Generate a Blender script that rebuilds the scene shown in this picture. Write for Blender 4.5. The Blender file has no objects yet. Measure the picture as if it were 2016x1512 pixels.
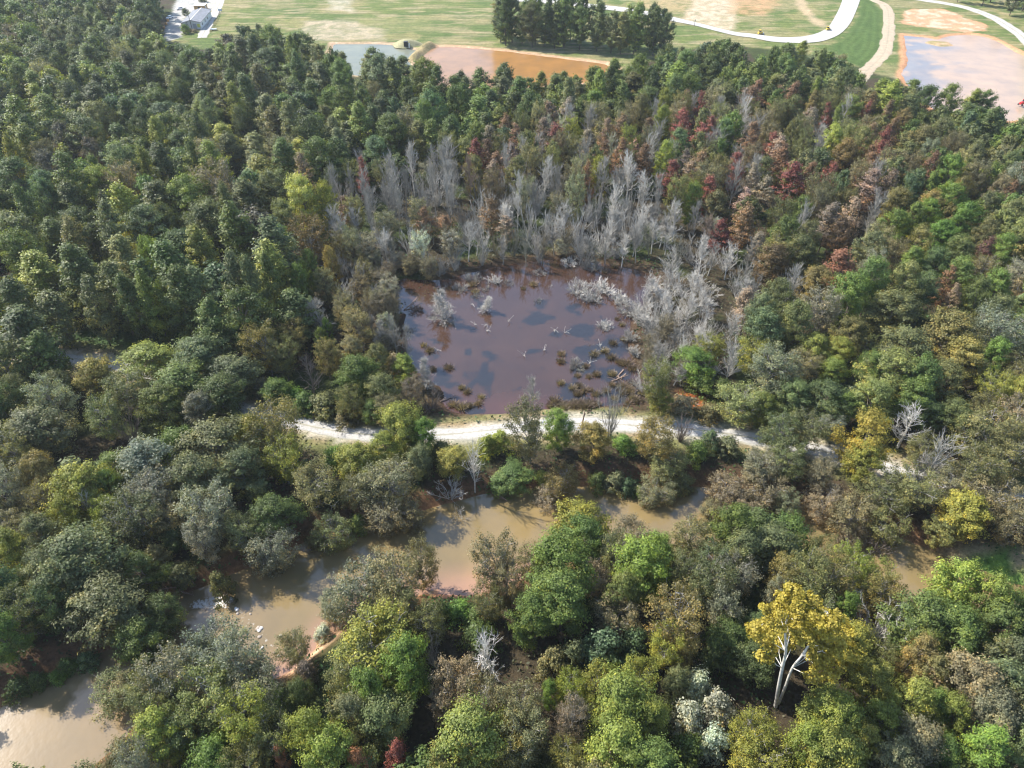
import bpy, math, random
import numpy as np
R = math.radians
random.seed(7); rng = np.random.default_rng(7)
S = bpy.context.scene; COL = S.collection

# ------------------------------------------------------------------ camera, sky, sun, exposure
CAMH = 104.0; PITCH = 40.0; F = 1398.0; CX, CY = 1008.0, 756.0
cd = bpy.data.cameras.new('camera'); cam = bpy.data.objects.new('camera', cd); COL.objects.link(cam)
cam.location = (0, 0, CAMH); cam.rotation_euler = (R(90 - PITCH), 0, 0)
cd.sensor_width = 36; cd.lens = 36 * F / 2016; cd.clip_end = 20000; cd.clip_start = 1
S.camera = cam
SUN_EL, SUN_AZ = 44.0, 152.0            # azimuth counted from +x towards +y: the sun stands left and a little behind the wood
W = bpy.data.worlds.new('World'); S.world = W; W.use_nodes = True
nt = W.node_tree; nt.nodes.clear()
sky = nt.nodes.new('ShaderNodeTexSky'); sky.sky_type = 'NISHITA'; sky.sun_disc = False
sky.sun_elevation = R(SUN_EL); sky.sun_rotation = R(90 - SUN_AZ); sky.altitude = 250; sky.air_density = 1.0; sky.dust_density = 0.6
bgn = nt.nodes.new('ShaderNodeBackground'); bgn.inputs[1].default_value = 0.15
wo = nt.nodes.new('ShaderNodeOutputWorld'); nt.links.new(sky.outputs[0], bgn.inputs[0]); nt.links.new(bgn.outputs[0], wo.inputs[0])
sl = bpy.data.lights.new('sun', 'SUN'); sl.energy = 5.0; sl.angle = R(0.53); sl.color = (1.0, 0.95, 0.87)
sun = bpy.data.objects.new('sun', sl); COL.objects.link(sun)
sun.rotation_euler = (0, R(90 - SUN_EL), R(SUN_AZ))
S.view_settings.view_transform = 'Standard'; S.view_settings.look = 'None'; S.view_settings.exposure = 1.08; S.cycles.use_denoising = True; S.cycles.filter_width = 1.2; S.view_settings.gamma = 1
HAZE = .00009; S.cycles.volume_bounces = 0; S.cycles.max_bounces = 5; S.cycles.diffuse_bounces = 3; S.cycles.glossy_bounces = 2; S.cycles.transmission_bounces = 3
S.cycles.transparent_max_bounces = 4; S.cycles.caustics_reflective = False; S.cycles.caustics_refractive = False

cp, sp = math.cos(R(PITCH)), math.sin(R(PITCH))
def at(px, py, z=0.0):
    """world point where the ray through photo pixel (px,py) meets height z"""
    u = (px - CX) / F; v = (CY - py) / F
    d = np.array([u, cp + v * sp, -sp + v * cp]); k = (z - CAMH) / d[2]
    return d * k + np.array([0, 0, CAMH])
def proj(x, y, z):
    zz = np.asarray(z, float) - CAMH; dep = y * cp - zz * sp
    return CX + F * x / dep, CY - F * (y * sp + zz * cp) / dep, dep
def poly(pts, z=0.0): return np.array([at(a, b, z)[:2] for a, b in pts])
def sdist(P, X, Y):
    """signed distance (negative inside) from the points X,Y to polygon P"""
    X = np.asarray(X, float); Y = np.asarray(Y, float)
    best = np.full(X.shape, 1e18); ins = np.zeros(X.shape, bool); n = len(P)
    for i in range(n):
        ax, ay = P[i]; bx, by = P[(i + 1) % n]; ex, ey = bx - ax, by - ay
        t = np.clip(((X - ax) * ex + (Y - ay) * ey) / (ex * ex + ey * ey + 1e-9), 0, 1)
        best = np.minimum(best, (X - ax - t * ex) ** 2 + (Y - ay - t * ey) ** 2)
        c = ((ay > Y) != (by > Y)) & (X < (bx - ax) * (Y - ay) / (by - ay + 1e-12) + ax)
        ins ^= c
    d = np.sqrt(best); return np.where(ins, -d, d)
def ldist(L, X, Y):
    best = np.full(np.shape(X), 1e18)
    for (ax, ay), (bx, by) in zip(L[:-1], L[1:]):
        ex, ey = bx - ax, by - ay
        t = np.clip(((X - ax) * ex + (Y - ay) * ey) / (ex * ex + ey * ey + 1e-9), 0, 1)
        best = np.minimum(best, (X - ax - t * ex) ** 2 + (Y - ay - t * ey) ** 2)
    return np.sqrt(best)
def sstep(a, b, x):
    t = np.clip((x - a) / (b - a), 0, 1); return t * t * (3 - 2 * t)
_T = np.random.default_rng(3).random((256, 256))
def vnoise(X, Y, s):
    X = np.asarray(X, float) / s + 500; Y = np.asarray(Y, float) / s + 500
    i = np.floor(X).astype(int); j = np.floor(Y).astype(int); fx = X - i; fy = Y - j
    fx = fx * fx * (3 - 2 * fx); fy = fy * fy * (3 - 2 * fy); i &= 255; j &= 255; k = (i + 1) & 255; l = (j + 1) & 255
    return (_T[i, j] * (1 - fx) + _T[k, j] * fx) * (1 - fy) + (_T[i, l] * (1 - fx) + _T[k, l] * fx) * fy
def fbm(X, Y, s): return 0.55 * vnoise(X, Y, s) + 0.3 * vnoise(X, Y, s * .43) + 0.15 * vnoise(X, Y, s * .19)
def smooth_line(pts, n=6):
    p = np.array(pts, float); out = []
    for i in range(len(p) - 1):
        a, b, c, d = p[max(i - 1, 0)], p[i], p[i + 1], p[min(i + 2, len(p) - 1)]
        for k in range(n):
            t = k / n
            out.append(.5 * ((2 * b) + (c - a) * t + (2 * a - 5 * b + 4 * c - d) * t * t + (3 * b - a - 3 * c + d) * t ** 3))
    out.append(p[-1]); return np.array(out)

# ------------------------------------------------------------------ outlines of the place
RZ, PZ = -2.6, -0.45
river_n = [(-420, 1620), (-150, 1470), (0, 1392), (60, 1352), (130, 1312), (190, 1285), (262, 1262), (318, 1255), (332, 1205), (366, 1172), (400, 1158), (450, 1132), (560, 1085), (640, 1050), (740, 1022), (860, 1000), (950, 976), (1000, 966), (1090, 962), (1200, 955), (1300, 955), (1400, 962), (1500, 968), (1620, 1000), (1700, 1022), (1790, 1066), (1860, 1096), (1950, 1130), (2016, 1152), (2250, 1215), (2700, 1300)]
river_s = [(-420, 2100), (-100, 1700), (120, 1560), (235, 1462), (262, 1425), (330, 1405), (430, 1380), (560, 1326), (604, 1292), (652, 1250), (690, 1222), (760, 1195), (836, 1172), (900, 1172), (950, 1168), (1050, 1135), (1150, 1112), (1250, 1090), (1400, 1094), (1550, 1142), (1680, 1200), (1850, 1222), (2016, 1248), (2300, 1330), (2750, 1440)]
RIV = np.vstack([smooth_line(poly(river_n, RZ), 4), smooth_line(poly(river_s, RZ), 4)[::-1]])
POND = smooth_line(poly([(800, 660), (790, 640), (806, 606), (850, 592), (872, 562), (900, 542), (960, 527), (1040, 516), (1110, 510), (1190, 520), (1262, 532), (1290, 560), (1274, 610), (1240, 650), (1244, 700), (1262, 745), (1272, 786), (1230, 802), (1100, 806), (1000, 815), (920, 817), (872, 800), (868, 772), (835, 745), (806, 715), (800, 660)], PZ), 4)
FLOOD = poly([(740, 560), (800, 545), (870, 548), (850, 592), (806, 612), (760, 622)], PZ)
SEEP = poly([(1330, 775), (1368, 780), (1392, 800), (1350, 800)], PZ)
OPOND = smooth_line(poly([(826, 106), (842, 95), (900, 93), (1000, 102), (1100, 115), (1204, 131), (1180, 160), (1000, 172), (830, 160), (826, 106)], PZ), 4)
GPOND = smooth_line(poly([(655, 86), (760, 87), (812, 97), (832, 101), (812, 112), (790, 150), (660, 140), (655, 86)], PZ), 4)
RPOND = smooth_line(poly([(1780, 70), (1800, 72), (1826, 74), (1846, 78), (1874, 70), (1925, 70), (1965, 82), (2002, 104), (2060, 130), (2110, 200), (1990, 240), (1850, 220), (1800, 180), (1778, 150), (1784, 120), (1780, 70)], PZ), 4)
BERM = poly([(846, 90), (836, 97), (826, 106), (812, 116)])
CLAYF = poly([(1778, 22), (1800, 18), (1850, 18), (1892, 30), (1938, 50), (1944, 60), (1900, 64), (1850, 57), (1780, 46)])
ISLET = poly([(1812, 82), (1830, 77), (1872, 80), (1886, 90), (1850, 92)])
FIELD = poly([(322, 96), (345, 30), (360, -60), (420, -200), (2600, -200), (2600, 330), (2030, 225), (1840, 175), (1700, 138), (1620, 112), (1500, 96), (1400, 90), (1330, 102), (1230, 140), (1000, 175), (800, 175), (640, 135), (500, 100)])
ROADL = smooth_line(poly([(-260, 700), (-60, 692), (60, 698), (150, 707), (215, 715), (290, 738), (400, 775), (480, 805), (545, 822), (610, 839), (680, 851), (760, 858), (860, 857), (950, 849), (1050, 839), (1150, 834), (1250, 838), (1330, 843), (1400, 850), (1480, 862), (1550, 876), (1620, 889), (1680, 903), (1800, 935), (1900, 962), (2100, 1005), (2500, 1060)]), 6)
CLEAR = poly([(95, 655), (300, 650), (500, 640), (530, 668), (330, 712), (240, 722), (100, 700)])
HAULU = [(1000, -6), (1100, 1), (1170, 9), (1250, 18), (1315, 32), (1360, 42), (1440, 62), (1480, 67), (1540, 74), (1590, 71), (1625, 58), (1640, 40), (1655, 10), (1664, -22)]
HAULL = [(1000, 2), (1100, 9), (1170, 17), (1250, 27), (1310, 40), (1360, 49), (1440, 69), (1480, 75), (1525, 83), (1595, 85), (1643, 73), (1671, 50), (1688, 15), (1700, -22)]
ROADR = smooth_line(poly([(1780, -10), (1815, 0), (1850, 5), (1900, 15), (1950, 32), (1990, 56), (2016, 75), (2080, 140)]), 5)
TRACK = smooth_line(poly([(1690, -30), (1717, -2), (1738, 8), (1748, 22), (1750, 45), (1747, 80), (1738, 108), (1706, 140), (1690, 160)]), 5)
LOT = poly([(352, -8), (404, -20), (425, -10), (420, 16), (404, 26), (370, 24), (362, 44), (362, 60), (356, 74), (330, 82), (322, 72), (330, 45), (340, 20)])
LANEL = smooth_line(poly([(428, -30), (434, 0), (426, 20), (414, 40), (403, 62), (396, 76)]), 5)
LANE2 = poly([(404, 0), (424, -10), (432, 4), (420, 22), (402, 20)])
SLOPE = poly([(1695, -10), (1716, 0), (1738, 24), (1740, 60), (1736, 98), (1702, 136), (1652, 118), (1640, 90), (1668, 68), (1690, 30)])
DIRT1 = poly([(1372, -30), (1440, -30), (1446, 50), (1436, 62), (1345, 38)])
DIRT2 = poly([(1230, -20), (1372, -20), (1345, 25), (1260, 12)])
DIRT3 = poly([(1440, -20), (1540, -20), (1530, 12), (1500, 30), (1440, 26)])
DIRTL = smooth_line(poly([(1572, -10), (1580, 12), (1600, 36), (1618, 50)]), 4)
BARE1 = poly([(655, -20), (702, -20), (694, 25), (645, 20)])
BARE2 = poly([(590, 40), (700, 42), (752, 62), (764, 78), (620, 80), (592, 62)])
ISL2 = poly([(690, 34), (850, 34), (850, 62), (700, 66)])
BANKR = poly([(1836, 1082), (1900, 1072), (1960, 1074), (2016, 1080), (2200, 1150), (2200, 1230), (2016, 1155), (1950, 1128), (1870, 1096)])
SAND = poly([(570, 1322), (606, 1284), (640, 1256), (664, 1238), (676, 1246), (650, 1272), (612, 1306), (578, 1332)], -2)
SAND2 = poly([(846, 1170), (885, 1160), (905, 1163), (950, 1160), (960, 1176), (860, 1184)], -2)
MOUND = poly([(1500, 1500), (1520, 1500), (1520, 1510)])

def ground_h(X, Y):
    X = np.asarray(X, float); Y = np.asarray(Y, float)
    h = (fbm(X, Y, 22) - .5) * 1.3 + (fbm(X, Y, 5) - .5) * .3
    h = h * sstep(3, 12, ldist(ROADL, X, Y)) * np.where(Y > 330, sstep(430, 330, Y) * .7 + .3, 1)
    h = h * sstep(-2, 10, sdist(POND, X, Y))
    jit = (fbm(X, Y, 6) - .5) * 2.6
    d = sdist(RIV, X, Y) + jit * .5
    h = h - 4.4 * sstep(3.6, -2.6, d)
    d = sdist(POND, X, Y) + jit; h = h - 1.5 * sstep(1.5, -4, d)
    h = h - 1.0 * sstep(2.5, -4, sdist(FLOOD, X, Y) + jit * 2) - .9 * sstep(1.0, -1.5, sdist(SEEP, X, Y))
    for P in (OPOND, GPOND, RPOND): h = h - 1.4 * sstep(1.5, -3, sdist(P, X, Y) + jit * .6)
    h = h + 1.4 * sstep(2, -3, sdist(ISLET, X, Y)) + 2.2 * sstep(4.5, .5, ldist(BERM, X, Y))
    return h

# ------------------------------------------------------------------ materials
MAT = {}
def newmat(name):
    m = bpy.data.materials.new(name); m.use_nodes = True; MAT[name] = m; nt = m.node_tree; nt.nodes.clear()
    return m, nt, nt.nodes, nt.links
def out_(n, l, sh):
    o = n.new('ShaderNodeOutputMaterial'); l.new(sh, o.inputs[0]); return o
def mixc(n, l, fac, a, b, bt='MIX'):
    m = n.new('ShaderNodeMix'); m.data_type = 'RGBA'; m.blend_type = bt
    for i, v in ((0, fac), (6, a), (7, b)):
        if hasattr(v, 'is_linked'): l.new(v, m.inputs[i])
        elif i == 0: m.inputs[0].default_value = v
        else: m.inputs[i].default_value = (*v, 1)[:4]
    return m.outputs[2]
def math_(n, l, op, a, b=None, c=None):
    m = n.new('ShaderNodeMath'); m.operation = op
    for i, v in enumerate((a, b, c)):
        if v is None: continue
        if hasattr(v, 'is_linked'): l.new(v, m.inputs[i])
        else: m.inputs[i].default_value = v
    return m.outputs[0]
def ramp(n, l, fac, stops):
    r = n.new('ShaderNodeValToRGB'); l.new(fac, r.inputs[0]); e = r.color_ramp.elements
    while len(e) < len(stops): e.new(.5)
    for k, (p, c) in enumerate(stops): e[k].position = p; e[k].color = (*c, 1)[:4] if hasattr(c, '__len__') else (c, c, c, 1)
    return r.outputs[0]
def noise(n, l, scale, detail=4, rough=.6, obj=True):
    t = n.new('ShaderNodeTexCoord'); x = n.new('ShaderNodeTexNoise'); l.new(t.outputs['Object'], x.inputs[0])
    x.inputs['Scale'].default_value = scale; x.inputs['Detail'].default_value = detail; x.inputs['Roughness'].default_value = rough
    return x.outputs[0]
def bump(n, l, h, st, dist):
    b = n.new('ShaderNodeBump'); l.new(h, b.inputs['Height']); b.inputs['Strength'].default_value = st; b.inputs['Distance'].default_value = dist
    return b.outputs[0]

def foliage(name, src):
    m, nt, n, l = newmat(name)
    a = n.new('ShaderNodeAttribute'); a.attribute_name = 'var'
    s = n.new('ShaderNodeSeparateColor'); l.new(a.outputs['Color'], s.inputs[0])
    if src == 'object':
        oi = n.new('ShaderNodeObjectInfo'); base = oi.outputs['Color']
    else:
        t = n.new('ShaderNodeAttribute'); t.attribute_name = 'tint'; base = t.outputs['Color']
    k = math_(n, l, 'MULTIPLY_ADD', s.outputs[0], .62, .66)
    k = math_(n, l, 'MULTIPLY', k, math_(n, l, 'MULTIPLY_ADD', s.outputs[1], .55, .74))
    kc = n.new('ShaderNodeCombineColor')
    for i in range(3): l.new(k, kc.inputs[i])
    c = mixc(n, l, 1.0, base, kc.outputs[0], 'MULTIPLY')
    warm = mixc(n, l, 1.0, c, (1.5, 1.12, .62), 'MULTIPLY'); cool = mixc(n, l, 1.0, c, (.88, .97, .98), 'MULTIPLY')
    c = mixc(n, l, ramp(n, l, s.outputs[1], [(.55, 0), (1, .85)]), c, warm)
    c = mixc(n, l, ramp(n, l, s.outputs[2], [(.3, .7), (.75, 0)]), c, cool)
    p = n.new('ShaderNodeBsdfPrincipled'); l.new(c, p.inputs['Base Color']); p.inputs['Roughness'].default_value = .5
    p.inputs['Specular IOR Level'].default_value = .22
    tr = n.new('ShaderNodeBsdfTranslucent'); l.new(mixc(n, l, 1.0, c, (1.25, 1.3, .6), 'MULTIPLY'), tr.inputs[0])
    ms = n.new('ShaderNodeMixShader'); ms.inputs[0].default_value = .33
    l.new(p.outputs[0], ms.inputs[1]); l.new(tr.outputs[0], ms.inputs[2]); out_(n, l, ms.outputs[0]); return m
foliage('leaves', 'object'); foliage('leaves_tinted', 'tint')
def bark(name, col=None, lo=.55, hi=1.3, sc=3):
    m, nt, n, l = newmat(name)
    f = ramp(n, l, noise(n, l, sc, 5, .7), [(.3, lo), (.7, hi)])
    if col is None:
        oi = n.new('ShaderNodeObjectInfo'); base = oi.outputs['Color']
    else: base = col
    p = n.new('ShaderNodeBsdfPrincipled'); l.new(mixc(n, l, 1.0, base, f, 'MULTIPLY'), p.inputs['Base Color']); p.inputs['Roughness'].default_value = .9
    p.inputs['Specular IOR Level'].default_value = .15
    out_(n, l, p.outputs[0]); return m
bark('bark_tone'); bark('bark_brown', (.13, .105, .08))
bark('sycamore_bark', (.72, .68, .6), .45, 1.1, 1.1)
bark('dead_log', (.24, .17, .13), .5, 1.6, 4)
def plain(name, col, rough=.6, spec=.4, var=.15, sc=1.5, metal=0):
    m, nt, n, l = newmat(name)
    f = ramp(n, l, noise(n, l, sc, 5, .65), [(.3, 1 - var), (.7, 1 + var)])
    p = n.new('ShaderNodeBsdfPrincipled'); l.new(mixc(n, l, 1.0, col, f, 'MULTIPLY'), p.inputs['Base Color'])
    p.inputs['Roughness'].default_value = rough; p.inputs['Specular IOR Level'].default_value = spec; p.inputs['Metallic'].default_value = metal
    out_(n, l, p.outputs[0]); return m

def ground_mat():
    m, nt, n, l = newmat('ground_soil')
    a = n.new('ShaderNodeAttribute'); a.attribute_name = 'zone'; c = a.outputs['Color']
    n1 = noise(n, l, 1.6, 8, .75); n2 = noise(n, l, .12, 5, .6); n3 = noise(n, l, .45, 6, .7)
    c = mixc(n, l, 1.0, c, ramp(n, l, n1, [(.28, .5), (.5, 1), (.72, 1.5)]), 'MULTIPLY')
    c = mixc(n, l, 1.0, c, ramp(n, l, n3, [(.3, (.72, .76, .7)), (.7, (1.3, 1.22, 1.15))]), 'MULTIPLY')
    c = mixc(n, l, 1.0, c, ramp(n, l, n2, [(.3, (.8, .85, .8)), (.7, (1.2, 1.12, 1.1))]), 'MULTIPLY')
    p = n.new('ShaderNodeBsdfPrincipled'); l.new(c, p.inputs['Base Color']); p.inputs['Roughness'].default_value = .95
    p.inputs['Specular IOR Level'].default_value = .1
    l.new(bump(n, l, n1, .9, .5), p.inputs['Normal']); out_(n, l, p.outputs[0])
ground_mat()
def gravel_mat(name, c0, c1):
    m, nt, n, l = newmat(name)
    a = n.new('ShaderNodeAttribute'); a.attribute_name = 'across'
    s = n.new('ShaderNodeSeparateColor'); l.new(a.outputs['Color'], s.inputs[0])
    n1 = noise(n, l, 2.2, 8, .75); n2 = noise(n, l, .35, 5, .7)
    c = mixc(n, l, ramp(n, l, n1, [(.3, 0), (.65, 1)]), c0, c1)
    cen = math_(n, l, 'ABSOLUTE', math_(n, l, 'SUBTRACT', s.outputs[0], .5))
    mid = ramp(n, l, math_(n, l, 'ADD', cen, math_(n, l, 'MULTIPLY', n2, .22)), [(.13, 1), (.2, 0), (.5, 0), (.58, 1)])
    c = mixc(n, l, math_(n, l, 'MULTIPLY', mid, .7), c, (.27, .25, .17))
    c = mixc(n, l, 1.0, c, ramp(n, l, n2, [(.3, .8), (.7, 1.1)]), 'MULTIPLY')
    p = n.new('ShaderNodeBsdfPrincipled'); l.new(c, p.inputs['Base Color']); p.inputs['Roughness'].default_value = .95
    l.new(bump(n, l, n1, .5, .15), p.inputs['Normal']); out_(n, l, p.outputs[0])
gravel_mat('white_gravel', (.28, .26, .235), (.5, .48, .44)); gravel_mat('tan_dirt', (.3, .22, .15), (.46, .36, .25))
def water_mat(name, rough=.06, bs=.12, bd=.08, bsc=1.2, foam=False, weeds=False, ior=1.5, spec=1.0):
    m, nt, n, l = newmat(name)
    a = n.new('ShaderNodeAttribute'); a.attribute_name = 'zone'; c = a.outputs['Color']
    s = n.new('ShaderNodeSeparateColor')
    b = n.new('ShaderNodeAttribute'); b.attribute_name = 'var'; l.new(b.outputs['Color'], s.inputs[0])
    nz = noise(n, l, .09, 5, .6); c = mixc(n, l, 1.0, c, ramp(n, l, nz, [(.3, (.82, .84, .88)), (.7, (1.15, 1.1, 1.02))]), 'MULTIPLY')
    p = n.new('ShaderNodeBsdfPrincipled'); p.inputs['IOR'].default_value = ior; p.inputs['Specular IOR Level'].default_value = spec
    r = None
    if weeds:
        nf = noise(n, l, 3.2, 6, .85); nb = noise(n, l, .16, 4, .6)
        t = math_(n, l, 'ADD', math_(n, l, 'MULTIPLY', s.outputs[0], 1.5), math_(n, l, 'MULTIPLY', nf, .75))
        t = math_(n, l, 'MULTIPLY', math_(n, l, 'ADD', t, math_(n, l, 'MULTIPLY', nb, .25)), .8)
        k = ramp(n, l, t, [(.765, 0), (.83, 1)])
        c = mixc(n, l, math_(n, l, 'MULTIPLY', k, .85), c, (.01, .012, .014)); r = math_(n, l, 'MULTIPLY_ADD', k, .2, rough)
        l.new(r, p.inputs['Roughness'])
    if foam:
        nf = noise(n, l, 2.6, 6, .7)
        t = math_(n, l, 'MULTIPLY', math_(n, l, 'ADD', s.outputs[0], nf), .7)
        k = ramp(n, l, t, [(.82, 0), (.93, 1)]); c = mixc(n, l, math_(n, l, 'MULTIPLY', k, .75), c, (.62, .62, .6)); l.new(math_(n, l, 'MULTIPLY_ADD', k, .5, rough), p.inputs['Roughness'])
    l.new(c, p.inputs['Base Color'])
    if r is None and not foam: p.inputs['Roughness'].default_value = rough
    l.new(bump(n, l, noise(n, l, bsc, 4, .55), bs, bd), p.inputs['Normal']); out_(n, l, p.outputs[0])
water_mat('river_water', .09, .25, .04, 1.3, foam=True, spec=.75); water_mat('swamp_water', .05, .15, .03, 1.5, weeds=True); water_mat('basin_water', .16, .2, .05, .8, ior=1.2, spec=.3)

# ------------------------------------------------------------------ mesh helpers
def qmesh(name, V, Q, mats, attrs=None, mi=None, smooth=False):
    me = bpy.data.meshes.new(name); V = np.asarray(V, np.float32); Q = np.asarray(Q, np.int32)
    me.vertices.add(len(V)); me.vertices.foreach_set('co', V.ravel())
    me.loops.add(Q.size); me.loops.foreach_set('vertex_index', Q.ravel())
    me.polygons.add(len(Q)); me.polygons.foreach_set('loop_start', np.arange(0, Q.size, 4, dtype=np.int32))
    try: me.polygons.foreach_set('loop_total', np.full(len(Q), 4, np.int32))
    except Exception: pass
    for m in mats: me.materials.append(MAT[m])
    if mi is not None: me.polygons.foreach_set('material_index', np.asarray(mi, np.int32))
    me.polygons.foreach_set('use_smooth', np.full(len(Q), smooth))
    me.update(calc_edges=True)
    for k, a in (attrs or {}).items():
        at_ = me.attributes.new(k, 'FLOAT_COLOR', 'POINT')
        b = np.ones((len(V), 4), np.float32); b[:, :a.shape[1]] = a; at_.data.foreach_set('color', b.ravel())
    return me
def link(me, name, parent=None, loc=(0, 0, 0), **kw):
    o = bpy.data.objects.new(name, me); COL.objects.link(o); o.location = loc
    if parent is not None: o.parent = parent
    for k, v in kw.items(): o[k] = v
    return o
def tube(path, radii, n=5, cap=False):
    P = np.asarray(path, float); rad = np.asarray(radii, float); m = len(P)
    T = np.gradient(P, axis=0); T /= np.linalg.norm(T, axis=1)[:, None] + 1e-9
    ref = np.where(np.abs(T[:, 2:3]) > .9, np.array([[1., 0, 0]]), np.array([[0, 0, 1.]]))
    A = np.cross(T, ref); A /= np.linalg.norm(A, axis=1)[:, None] + 1e-9; B = np.cross(T, A)
    an = np.arange(n) * 2 * np.pi / n
    V = P[:, None, :] + rad[:, None, None] * (np.cos(an)[None, :, None] * A[:, None, :] + np.sin(an)[None, :, None] * B[:, None, :])
    V = V.reshape(-1, 3); i = np.arange(m - 1)[:, None] * n; j = np.arange(n)[None, :]; k = (j + 1) % n
    Q = np.stack([i + j, i + k, i + n + k, i + n + j], -1).reshape(-1, 4); return V, Q
class Acc:
    def __init__(s): s.V = []; s.Q = []; s.A = []; s.M = []; s.n = 0
    def add(s, V, Q, var=(.5, .5, .5), mi=0):
        V = np.asarray(V, float); Q = np.asarray(Q, int)
        s.V.append(V); s.Q.append(Q + s.n); s.n += len(V)
        a = np.asarray(var, float); s.A.append(np.broadcast_to(a, (len(V), 3)) if a.ndim == 1 else a); s.M.append(np.full(len(Q), mi))
    def get(s): return np.vstack(s.V), np.vstack(s.Q), np.vstack(s.A), np.concatenate(s.M)
    def mesh(s, name, mats, smooth=False):
        V, Q, A, M = s.get(); return qmesh(name, V, Q, mats, {'var': A}, M, smooth)
    def box(s, c, d, rz=0, mi=0, taper=1.0):
        x, y, z = np.array(d) / 2.0
        v = np.array([[sx * x * (taper if sz > 0 else 1), sy * y * (taper if sz > 0 else 1), sz * z] for sz in (-1, 1) for sx, sy in ((-1, -1), (1, -1), (1, 1), (-1, 1))])
        ca, sa = math.cos(rz), math.sin(rz); v[:, :2] = v[:, :2] @ np.array([[ca, sa], [-sa, ca]])
        s.add(v + np.array(c), [[0, 3, 2, 1], [4, 5, 6, 7], [0, 1, 5, 4], [1, 2, 6, 5], [2, 3, 7, 6], [3, 0, 4, 7]], mi=mi)
def rnd3(r, n):
    v = r.normal(size=(n, 3)); return v / np.linalg.norm(v, axis=1)[:, None]
def leafq(r, C, N, s, asp=.62):
    """rhombic leaf sprays at C with normals N and half length s"""
    n = len(C); T = np.cross(N, rnd3(r, n)); T /= np.linalg.norm(T, axis=1)[:, None] + 1e-9; B = np.cross(N, T)
    s = np.broadcast_to(np.asarray(s, float), (n,))[:, None]
    V = np.stack([C + T * s, C + B * s * asp, C - T * s, C - B * s * asp], 1).reshape(-1, 3)
    return V, np.arange(4 * n).reshape(-1, 4)

# ------------------------------------------------------------------ tree library
PROF = {'pop': lambda t: np.minimum(1, (t / .2)) ** .5 * (1 - t ** 2.8) ** .65 * (1 - .2 * t) + .03,
        'rnd': lambda t: np.sqrt(np.clip(1 - (2 * t - .92) ** 2 / 1.17, 0.02, 1)),
        'fth': lambda t: np.sqrt(np.clip(1 - (2 * t - 1.15) ** 2 / 1.35, 0.02, 1)),
        'map': lambda t: np.minimum(1, t / .3) ** .5 * (1 - t ** 2.2) ** .6,
        'shr': lambda t: np.sqrt(np.clip(1 - t ** 2, 0.02, 1)),
        'pin': lambda t: np.minimum(1, (t / .2)) * (1 - t ** 1.6) ** .8}
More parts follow.
